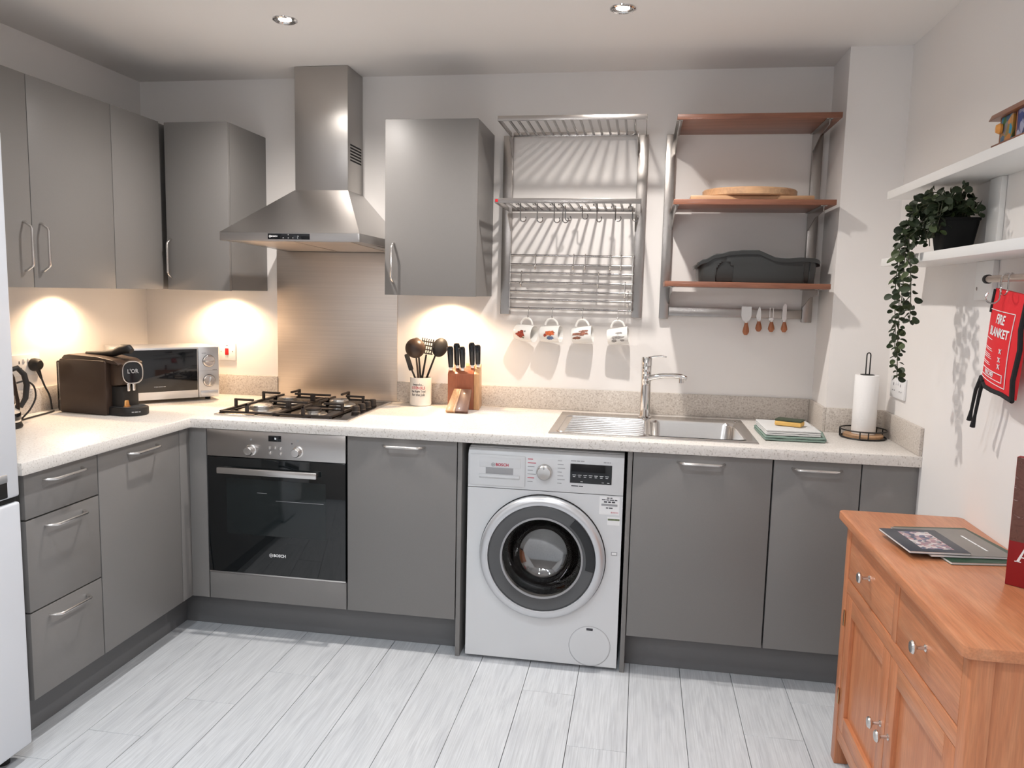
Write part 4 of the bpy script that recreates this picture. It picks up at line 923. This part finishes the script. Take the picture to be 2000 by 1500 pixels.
def dirmx(o, d, n): return axis(o, n, d)           # local z = n (face normal), local y near d
n_ = V((.25, -.95, .15)).normalized()
t, d = utensil('ladle', 'black ladle with its round bowl facing out, front of the utensil pot', (ux+.010, uy-.027, UZ), (ux-.010, uy-.050, 1.150), 0, 'dark_brown')
obj('bowl', lathe([(0, .034), (.020, .031), (.036, .021), (.045, .004), (.046, 0), (.044, 0), (.041, .004), (.033, .018), (.019, .028), (0, .030)], 32, None, dirmx((ux-.012, uy-.056, 1.182), d, n_)), 'dark_brown', t)
t, d = utensil('slotted_spoon', 'black slotted spoon behind the ladle in the utensil pot', (ux-.015, uy+.005, UZ), (ux+.026, uy-.004, 1.150), 0, 'black_matt')
q = dirmx((ux+.034, uy-.014, 1.189), d, n_); b = nb(); xs_ = [-.030, -.026, -.020, -.016, -.010, -.006, 0, .004, .010, .014, .020, .026, .030]; ys_ = [-.036, -.030, -.018, -.012, 0, .006, .018, .024, .036]
g = cells(xs_, ys_, lambda x, y: not (any(a < x < a+.0062 for a in (-.0262, -.0162, -.0062, .0038, .0138)) and any(a < y < a+.0125 for a in (-.0305, -.0125, .0055)) and False) and not (int((x+.03)/.0052) % 2 == 1 and int((y+.036)/.009) % 2 == 1), 0, .0022); bmesh.ops.transform(g, matrix=q, verts=g.verts); obj('slotted_head', g, 'black_matt', t)
t, d = utensil('serving_spoon', 'black solid serving spoon leaning right out of the utensil pot', (ux-.020, uy+.018, UZ), (ux+.066, uy+.014, 1.150), 0, 'black_matt')
obj('bowl', lathe([(0, .014), (.016, .013), (.028, .008), (.034, 0), (.032, 0), (.026, .006), (.015, .011), (0, .012)], 28, None, dirmx((ux+.087, uy+.012, 1.184), d, n_) @ Matrix.Diagonal((1.05, 1.35, 1.2, 1))), 'black_matt', t)
t, d = utensil('spatula', 'black spatula leaning left out of the utensil pot', (ux+.027, uy-.010, UZ), (ux-.040, uy-.026, 1.085), 0, 'black_matt')
obj('blade', prism(rrect(-.011, .011, -.005, .075, .006, 4), -.002, .002, 'xy', .0008, None, dirmx(V((ux-.040, uy-.026, 1.080)), V((-.30, -.05, .95)), n_)), 'black_matt', t)
t, d = utensil('pasta_server', 'black pasta server at the back of the utensil pot', (ux+.0, uy+.032, UZ), (ux-.022, uy+.030, 1.16), 0, 'black_matt')
obj('claw', lathe([(0, .022), (.014, .020), (.024, .012), (.028, 0), (.026, 0), (.022, .011), (.013, .018), (0, .020)], 24, None, dirmx((ux-.026, uy+.018, 1.190), d, n_) @ Matrix.Diagonal((.8, 1.3, 1, 1))), 'black_matt', t)
for k in (-1, 0, 1): obj('tooth', tube([(ux-.028+.010*k, uy+.018, 1.205), (ux-.030+.011*k, uy+.004, 1.216)], [.003, .002], 6), 'black_matt', t)

# ------------------------------------------------------------------ knife block
kb = Matrix.Translation((.945, -.075, .91)) @ Matrix.Rotation(math.radians(6), 4, 'Z')
t = thing('knife_block', 'reddish wooden knife block with five knives beside the utensil pot', 'knife block', (.945, -.075, .91), math.radians(6))
obj('front_half', prism([(-.078, .0005), (.0, .0005), (-.030, .196), (-.086, .165)], -.078, .0405, 'yz', .002), 'block_wood', t, True)
obj('light_side', prism([(-.078, .0005), (.050, .0005), (.012, .206), (-.030, .196), (-.086, .165)], .0410, .066, 'yz', .002), 'block_light', t, True)
obj('rear_half', prism([(.0005, .0005), (.050, .0005), (.012, .206), (-.0295, .196)], -.078, .0405, 'yz', .002), 'block_light', t, True)
for i, (x, y, L_, nm) in enumerate(((-.066, -.066, .115, 'leftmost'), (-.038, -.050, .12, 'second'), (-.012, -.066, .115, 'third'), (.030, -.046, .122, 'fourth'), (.055, -.040, .108, 'rightmost'))):
    zb3 = .165+(.031)*(y+.086)/.056+.0015; o_ = kb @ V((x, y, zb3)); dd_ = (kb.to_3x3() @ V((-.03, -.17, 1))).normalized(); fx = (kb.to_3x3() @ V((1, 0, 0)))
    tk = thing('kitchen_knife', nm+' black-handled kitchen knife standing in the wooden block', 'knife', o_, group='knives in the wooden block'); am = axis(o_, dd_, fx)
    obj('bolster', box(-.0055, .0055, -.0075, .0075, 0, .016, .0012, mx=am), 'satin', tk)
    obj('grip', lathe([(0, .016), (.0075, .016), (.0088, .035), (.0095, L_*.6), (.0105, L_*.88), (.008, L_*.98), (0, L_)], 16, None, am @ Matrix.Diagonal((.95, 1.35, 1, 1))), 'black_gloss', tk)
    obj('spine', box(-.0012, .0012, -.0146, .0146, .014, L_*.93, .0004, mx=am), 'satin', tk)
t = thing('small_chopping_board', 'small dark and pale striped wooden board leaning on the knife block', 'chopping board', (.93, -.22, .91))
lean = Matrix.Translation((.944, -.272, .9215)) @ Matrix.Rotation(math.radians(-47), 4, 'X') @ Matrix.Rotation(0, 4, 'Z')
for x0, x1, m_ in ((-.050, -.018, 'block_light'), (-.018, -.008, 'bamboo'), (-.008, .050, 'walnut')): obj('stave', prism([(x0, .0), (x1, 0), (x1*.80+.006, .128), (x0*.80+.006, .128)], -.0, .014, 'xz', .001, None, lean), m_, t)

# ------------------------------------------------------------------ right wall: shelves, plant, ornament, fire blanket
t = thing('wall_shelf', 'white two-tier wall shelf with steel rail on the right wall', 'shelf', (XR, -1.5, 1.45))
SX = 2.566
obj('shelf_board', box(SX, XR-.0008, -2.25, -.612, 1.800, 1.8285, .002), 'shelf_white', t); obj('shelf_board', box(SX, XR-.0008, -2.25, -.600, 1.568, 1.5955, .002), 'shelf_white', t)
for y0 in (-1.178, -2.05):
    obj('wall_board', box(XR-.016, XR-.0008, y0, y0+.075, 1.596, 1.7995, .001), 'shelf_white', t)
    lb = obj('lower_board', box(XR-.016, XR-.0008, y0, y0+.115, 1.455, 1.5675, .001), 'shelf_white', t)
    obj('screw', lathe([(0, 0), (.006, 0), (.0055, .0012), (.0025, .0016), (0, .0012)], 14, None, axis((XR-.016, y0+.098, 1.488), (-1, 0, 0))), 'satin', lb)
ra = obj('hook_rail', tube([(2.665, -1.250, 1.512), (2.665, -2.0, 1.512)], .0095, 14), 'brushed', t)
obj('rail_cap', lathe([(0, 0), (.0125, 0), (.0125, .012), (.009, .014)], 18, None, axis((2.665, -1.238, 1.512), (0, -1, 0))), 'black_matt', ra)
for y in (-1.262, -1.98): obj('rail_bracket', tube([(2.668, y, 1.512), (XR-.0165, y+(.09 if y > -1.5 else 0), 1.512)], .006, 8), 'satin', ra)
for i, (y, lb) in enumerate(((-1.36, 'chrome hook on the wall shelf rail carrying the red fire blanket'), (-1.385, 'spare chrome hook on the wall shelf rail behind the fire blanket'))):
    tag(obj('rail_hook', s_hook((2.665, y, 1.512), .066 if i == 0 else .045, .0125, .0021, (-PI/2-.25) if i == 0 else -.9), 'chrome'), lb, 'hook')
# fire blanket pouch, hangs turned a little
t = thing('fire_blanket', 'red fire blanket pouch with black straps hanging from the rail', 'fire blanket', (2.672, -1.36, 1.20))
th_ = math.radians(6.5); R_ = V((0, -math.cos(th_), -math.sin(th_))); U_ = V((0, -math.sin(th_), math.cos(th_))); N_ = V((-1, 0, 0)); O_ = V((2.670, -1.368, 1.343))
def pouch_pt(a, b_, c=0): return O_+R_*a+U_*b_+N_*c
def bulge(a, b_): return .016*(1-(a/.098)**2)*max(0, 1-((b_+.02)/.16)**2)+.003
g = nb(); na, nb_ = 10, 14; fr = {}; bk = {}
for i in range(na+1):
    for j in range(nb_+1):
        a = -.096+.192*i/na; q = -.130+.265*j/nb_; a2 = a*(1 if q < .1 else .93)
        fr[i, j] = g.verts.new(pouch_pt(a2, q, bulge(a, q))); bk[i, j] = g.verts.new(pouch_pt(a2, q, -bulge(a, q)*.7-.004))
for i in range(na):
    for j in range(nb_):
        g.faces.new((fr[i, j], fr[i+1, j], fr[i+1, j+1], fr[i, j+1])); g.faces.new((bk[i, j], bk[i, j+1], bk[i+1, j+1], bk[i+1, j]))
ed = [(i, 0) for i in range(na)]+[(na, j) for j in range(nb_)]+[(i, nb_) for i in range(na, 0, -1)]+[(0, j) for j in range(nb_, 0, -1)]
for p, q in zip(ed, ed[1:]+ed[:1]): g.faces.new((fr[p], bk[p], bk[q], fr[q]))
po = obj('pouch', g, 'red_fabric', t)
def onp(a, b_): return pouch_pt(a, b_, bulge(a, b_)+.0012)
obj('side_trim', tube([pouch_pt(.092, .132, .002), pouch_pt(.094, .05, .008), pouch_pt(.101, 0, .006), pouch_pt(.097, -.08, .010), pouch_pt(.098, -.130, .006)], .0065, 8), 'black_fabric', t)
obj('side_trim', tube([pouch_pt(-.090, .132, .003), pouch_pt(-.092, .10, .004), pouch_pt(-.095, .07, .004)], .005, 8), 'black_fabric', t)
obj('bottom_strap', tube([onp(-.098, -.110), onp(-.05, -.128), onp(.0, -.128), onp(.05, -.126), onp(.098, -.132)], .0062, 8), 'black_fabric', t)
for a, e, ln in ((-.098, -.112, .130), (-.070, -.085, .142)): obj('pull_strap', tube([onp(a, -.112), pouch_pt(a-.004, -.150, .012), pouch_pt(e-.004, -.112-ln*.75, .010), pouch_pt(e-.010, -.112-ln, .010)], [.006, .005, .0045, .0075], 8), 'black_fabric', t)
def pline(p, q, w_=.0012, nm='print_line', n=8):
    return obj(nm, tube([onp(p[0]+(q[0]-p[0])*i/n, p[1]+(q[1]-p[1])*i/n) for i in range(n+1)], w_, 5), 'print_white', po)
for p, q in (((-.088, .080), (.060, .083)), ((.060, .083), (.060, -.110)), ((.060, -.110), (-.090, -.104)), ((-.090, -.074), (.045, -.078)), ((.045, -.078), (.045, -.098)), ((.045, -.098), (-.088, -.094))): pline(p, q, .0011)
def ptext(s_, sz, a, b_, bold=0, al='CENTER'):
    o_ = text('print_text', s_, sz, (0, 0, 0), (1, 0, 0), (0, 1, 0), 'print_white', po, al, bold, True)
    for v in o_.data.vertices:
        x, y = v.co.x*.82+a, v.co.y+b_; v.co = pouch_pt(x, y, bulge(x, y)+.0008+v.co.z)-root_of(po).location
ptext('FIRE', .034, -.006, .060, .0008); ptext('BLANKET', .032, -.006, .026, .0008)
for i, z in enumerate((.006, -.018, -.023, -.034, -.039, -.044, -.056, -.061)): pline((-.080, z), (-.030+.006*(i % 3), z-.002), .0008, n=3)
for z in (-.020, -.042, -.060): pline((.020, z+.008), (.030, z-.004), .0012, n=2); pline((.030, z+.008), (.020, z-.004), .0012, n=2)
ptext('FIRECHIEF', .017, -.030, -.086, .0004)
# ornament box at the frame edge
t = thing('ornament_box', 'small wooden ornament box with painted panels on the top shelf', 'ornament', (2.63, -1.50, 1.829)); q0 = 1.829
obj('base', box(2.578, 2.690, -1.66, -1.405, q0, q0+.009, .002), 'box_wood', t)
for y in (-1.432, -1.517, -1.602): obj('post', box(2.585, 2.683, y-.012, y, q0+.009, q0+.070, .001), 'box_wood', t)
obj('painted_panel', box(2.583, 2.590, -1.505, -1.444, q0+.010, q0+.069, .001), 'stained_print', t); obj('painted_panel', box(2.583, 2.590, -1.590, -1.529, q0+.010, q0+.069, .001), 'blue_print', t)
obj('lid', prism([(2.572, q0+.070), (2.696, q0+.070), (2.690, q0+.086), (2.640, q0+.100), (2.580, q0+.086)], -1.67, -1.392, 'xz', .002), 'box_wood', t)
obj('toggle', lathe([(0, 0), (.011, 0), (.013, .006), (.009, .014), (0, .015)], 18, None, axis((2.5828, -1.452, q0+.042), (-1, .25, 0))), 'orange_wood', t)

# trailing plant
t = thing('trailing_plant', 'trailing eucalyptus plant in a black pot on the lower white shelf', 'plant', (2.640, -1.045, 1.5965))
pc = V((2.640, -1.045, 1.5965))
b = nb(); rg = []
for s_, z in ((.040, 0), (.042, .004), (.054, .088), (.057, .090), (.057, .097), (.052, .097), (.050, .085)): rg.append([b.verts.new((pc.x+p[0], pc.y+p[1], pc.z+z)) for p in rrect(-s_, s_, -s_, s_, s_*.35, 4)])
for A, B in zip(rg, rg[1:]):
    for i in range(len(A)): b.faces.new((A[i], A[(i+1) % len(A)], B[(i+1) % len(A)], B[i]))
b.faces.new(rg[0][::-1]); obj('pot', b, 'pot_black', t)
b = nb(); b.faces.new([b.verts.new((pc.x+p[0], pc.y+p[1], pc.z+.086)) for p in rrect(-.0502, .0502, -.0502, .0502, .0175, 4)]); obj('soil', b, 'soil', t)
rnd = random.Random(5)
leaf_meshes = []
for k in range(4):                                  # round eucalyptus leaves, slightly cupped
    g = nb(); L_ = (.0125, .0105, .0135, .0085)[k]; W2 = L_*(.92, .80, .86, .7)[k]; n = 12
    c0 = g.verts.new((0, L_, -.0015)); ring = []
    for i in range(n):
        a = 2*PI*i/n; ring.append(g.verts.new((W2*math.cos(a), L_+L_*math.sin(a)*(1 if math.sin(a) < .2 else 1.08), .0018*math.cos(2*a))))
    for i in range(n): g.faces.new((c0, ring[i], ring[(i+1) % n]))
    ex = bmesh.ops.extrude_face_region(g, geom=g.faces[:]); bmesh.ops.translate(g, vec=(0, 0, .0007), verts=[v for v in ex['geom'] if isinstance(v, bmesh.types.BMVert)])
    me = bpy.data.meshes.new('leaf'); bmesh.ops.recalc_face_normals(g, faces=g.faces); g.to_mesh(me); g.free(); me.materials.append(M['leaf' if k != 2 else 'leaf_pale']); leaf_meshes.append(me)
n_leaf = [0]; extra = nb()
def leaf(p, d, roll, sc):
    n_leaf[0] += 1
    d = V(d).normalized(); z = (V((rnd.uniform(-.6, .1)-.35, rnd.uniform(-.8, .3), rnd.uniform(-.2, .9)))); z = (z-d*z.dot(d)).normalized(); x = d.cross(z)
    m = Matrix((x, d, z)).transposed().to_4x4() @ Matrix.Scale(sc, 4); m.translation = p-pc; me = rnd.choice(leaf_meshes)
    if n_leaf[0] % 3 == 0 or n_leaf[0] > 440:       # past about 300 singles: joined
        g = nb(); g.from_mesh(me); merge(extra, g, m); return
    o = bpy.data.objects.new('leaf', me); COL.objects.link(o); o.parent = t; o.matrix_local = m
def strand(pts, n, spread, sc0, sc1):
    P = [V(p) for p in pts]; fine = []
    for i in range(len(P)-1):
        for q in range(6):
            u = q/6; p0 = P[max(i-1, 0)]; p1 = P[i]; p2 = P[i+1]; p3 = P[min(i+2, len(P)-1)]
            fine.append(.5*((2*p1)+(p2-p0)*u+(2*p0-5*p1+4*p2-p3)*u*u+(3*p1-p0-3*p2+p3)*u**3))
    fine.append(P[-1]); obj('stem', tube(fine, .0014, 5), 'stem', t)
    for k in range(n):
        f_ = (k+.5)/n; i = min(int(f_*(len(fine)-1)), len(fine)-2); p = fine[i].lerp(fine[i+1], f_*(len(fine)-1)-i); tg = (fine[i+1]-fine[i]).normalized()
        a = k*2.4; side = tg.orthogonal().normalized(); sd_ = side*math.cos(a)+tg.cross(side)*math.sin(a)
        leaf(p+sd_*spread*rnd.uniform(.0, .6), sd_+tg*.35+V((0, 0, -.15)), a, (sc0+(sc1-sc0)*f_)*rnd.uniform(.8, 1.15))
top = pc+V((0, 0, .085)); xf = 2.535
strand([top+V((-.02, .02, 0)), (2.590, -1.04, 1.758), (2.550, -.985, 1.735), (xf, -.955, 1.66), (xf, -.955, 1.586), (xf, -.96, 1.50), (xf, -.955, 1.43)], 56, .018, 1.15, 1.05)
strand([top+V((-.03, .0, 0)), (2.585, -1.01, 1.745), (2.545, -.965, 1.715), (xf-.005, -.925, 1.64), (xf, -.915, 1.56), (xf, -.93, 1.47), (xf, -.95, 1.38), (xf, -.955, 1.31), (xf, -.965, 1.26), (xf, -.975, 1.205)], 84, .016, 1.15, .85)
strand([top+V((-.02, .03, 0)), (2.595, -.98, 1.755), (2.555, -.945, 1.72), (xf, -.985, 1.63), (xf+.003, -1.01, 1.54), (xf+.004, -1.03, 1.45), (xf+.004, -1.035, 1.385)], 60, .018, 1.15, 1.05)
strand([top+V((-.02, .04, 0)), (2.60, -.96, 1.745), (2.56, -.90, 1.70), (xf+.004, -.885, 1.62), (xf, -.89, 1.54), (xf-.002, -.90, 1.45), (xf, -.92, 1.36), (xf, -.93, 1.295)], 66, .016, 1.1, .95)
for k in range(44):                                 # bushy crown spilling over the pot
    a = k*2.4; r_ = .03+.09*rnd.random(); e = top+V((r_*math.cos(a)*.75-.035, r_*math.sin(a)*1.45+.012, .010+.085*rnd.random()))
    if e.x < 2.60 and rnd.random() < .7: e.z -= .05
    e.x = min(e.x, XR-.04); e.z = min(e.z, 1.775)
    strand([top+V((.02*math.cos(a), .02*math.sin(a), 0)), top.lerp(e, .55)+V((0, 0, .03)), e], 8, .013, 1.1, .9)
for k in range(15):                                 # sprays hanging in front of the pot
    y = pc.y+.10-.0125*k+.02*rnd.random(); e = V((2.585-.02*rnd.random(), y, 1.612+.075*rnd.random()+(.05 if k > 11 else 0)))
    strand([top+V((-.03, .02-.003*k, .01)), V((2.592, (y+pc.y)/2, top.z+.045)), V((2.576, y, top.z+.005)), e], 9, .012, 1.1, .95)
ex_ = obj('foliage', extra, 'leaf', t, True); ex_['kind'] = 'stuff'

# ------------------------------------------------------------------ sideboard
t = thing('sideboard', 'small orange oak sideboard with two drawers and two doors', 'sideboard', (2.54, -1.573, 0))
SBX, YA, YB = 2.385, -1.112, -2.036               # front face, far end, near end
obj('top', prism(rrect(2.360, XR-.002, -2.058, -1.090, .018, 4), .774, .800, 'xy', .004), 'oak_y', t)
for y0 in (YA-.042, YB): obj('front_post', box(SBX, SBX+.042, y0, y0+.042, .0005, .7735, .003), 'oak_z', t)
for y0 in (YA-.042, YB): obj('rear_post', box(XR-.046, XR-.004, y0, y0+.042, .0005, .7735, .003), 'oak_z', t)
obj('top_rail', box(SBX+.001, SBX+.035, YB+.042, YA-.042, .757, .7735, .001), 'oak_y', t)
obj('middle_rail', box(SBX+.001, SBX+.035, YB+.042, YA-.042, .561, .602, .001), 'oak_y', t); obj('bottom_rail', box(SBX+.003, SBX+.035, YB+.042, YA-.042, .085, .128, .001), 'oak_y', t)
obj('drawer_divider', box(SBX+.001, SBX+.035, -1.607, -1.573, .602, .757, .001), 'oak_z', t)
obj('gap_shade_core', box(SBX+.036, XR-.004, YB+.043, YA-.043, .10, .7730), 'gap_dark', t)  # near-black inner block; shade behind the front gaps put into its colour
def knob(parent, y, z):
    obj('knob', lathe([(.0085, 0), (.0085, .002), (.005, .005), (.0042, .018), (.007, .022), (.0145, .025), (.0155, .029), (.0125, .033), (0, .035)], 24, None, axis((SBX+.002, y, z), (-1, 0, 0))), 'satin', parent, label='small round chrome knob')
for y0, y1 in ((-1.5695, -1.1585), (-1.990, -1.6105)):
    d = obj('drawer', box(SBX+.002, SBX+.03, y0, y1, .6060, .7500, .0015), 'oak_y', t); knob(d, (y0+y1)/2, .680)
for y0, y1, ky_ in ((-1.5765, -1.1575, -1.548), (-1.9905, -1.5800, -1.612)):
    d = obj('door', box(SBX+.014, SBX+.024, y0+.05, y1-.05, .18, .508), 'oak_z', t)
    for a in ((y0, y0+.055), (y1-.055, y1)): obj('stile', box(SBX+.002, SBX+.026, *a, .130, .559, .0015), 'oak_z', d)
    for a in ((.130, .185), (.504, .559)): obj('rail', box(SBX+.002, SBX+.026, y0+.0555, y1-.0555, *a, .0012), 'oak_y', d)
    knob(d, ky_, .358)
for z in (.200, .452): obj('hinge', box(SBX-.003, SBX+.001, YA-.047, YA-.036, z, z+.05, .001), 'brass', t)
for yb in (YB, YA-.030):                            # end panels of upright boards
    for x0, x1 in ((2.4275, 2.502), (2.505, 2.587), (2.590, 2.672)): obj('end_board', box(x0, x1, yb+.008, yb+.024, .10, .773, .0015), 'oak_z', t)
# magazines and book
def mag(name, label, c, w_, h_, rz, z0, th, cover, lift=0.):
    t = thing(name, label, 'magazine', (c[0], c[1], z0), rz)
    obj('pages', box(-w_/2+.001, w_/2-.001, -h_/2+.001, h_/2-.001, .0006, th-.0006), 'page', t, True)
    cv = obj('front_cover', box(-w_/2, w_/2, -h_/2, h_/2, th-.0006, th, .0002), cover, t, True); obj('back_cover', box(-w_/2, w_/2, -h_/2, h_/2, 0, .0006), cover, t, True)
    return t, cv
mag('magazine', 'dark green magazine at the bottom of the pile on the sideboard', (2.592, -1.400), .205, .30, .16, .8006, .006, 'mag_green')
t, cv = mag('magazine', 'grey-brown magazine between the green one and the small dark one', (2.565, -1.405), .205, .235, .12, .8075, .006, 'mag_grey')
dashes('title_print', (.06, -.01, .0061), (0, -1, 0), (1, 0, 0), (.03, .045, .012, .03), .005, 'print_white', cv, True)
t, cv = mag('magazine', 'small dark magazine with a colourful cover photo on top of the pile', (2.490, -1.434), .150, .195, .10, .8142, .006, 'mag_dark')
obj('cover_photo', box(-.035, .045, -.075, .075, .0059, .0063), 'cover_photo', cv, True)
bz = math.radians(-38)
t = thing('standing_book', 'red hardback book with sepia cover photo standing on the sideboard', 'book', (2.588, -1.678, .8006), bz)
obj('cover', box(0, .155, .0, .022, 0, .300, .001), 'book_red', t, True); obj('photo', box(.001, .154, -.0006, .0, .105, .2995), 'book_photo', t, True); obj('pages', box(.154, .1565, .003, .019, .003, .297), 'page', t, True)
b = nb()                                            # serif capital A
for P_ in ([(0, 0), (.006, 0), (.0165, .032), (.0145, .036)], [(.0145, .036), (.0165, .032), (.025, 0), (.033, 0), (.0185, .037), (.0165, .038)], [(.008, .011), (.023, .011), (.0222, .0135), (.009, .0135)], [(-.003, 0), (.010, 0), (.010, .0018), (-.003, .0018)], [(.021, 0), (.037, 0), (.037, .0018), (.021, .0018)]): prism([(x+.018, z+.058) for x, z in P_], -.0009, -.0001, 'xz', 0, b)
obj('title_letter', b, 'print_white', t, True)
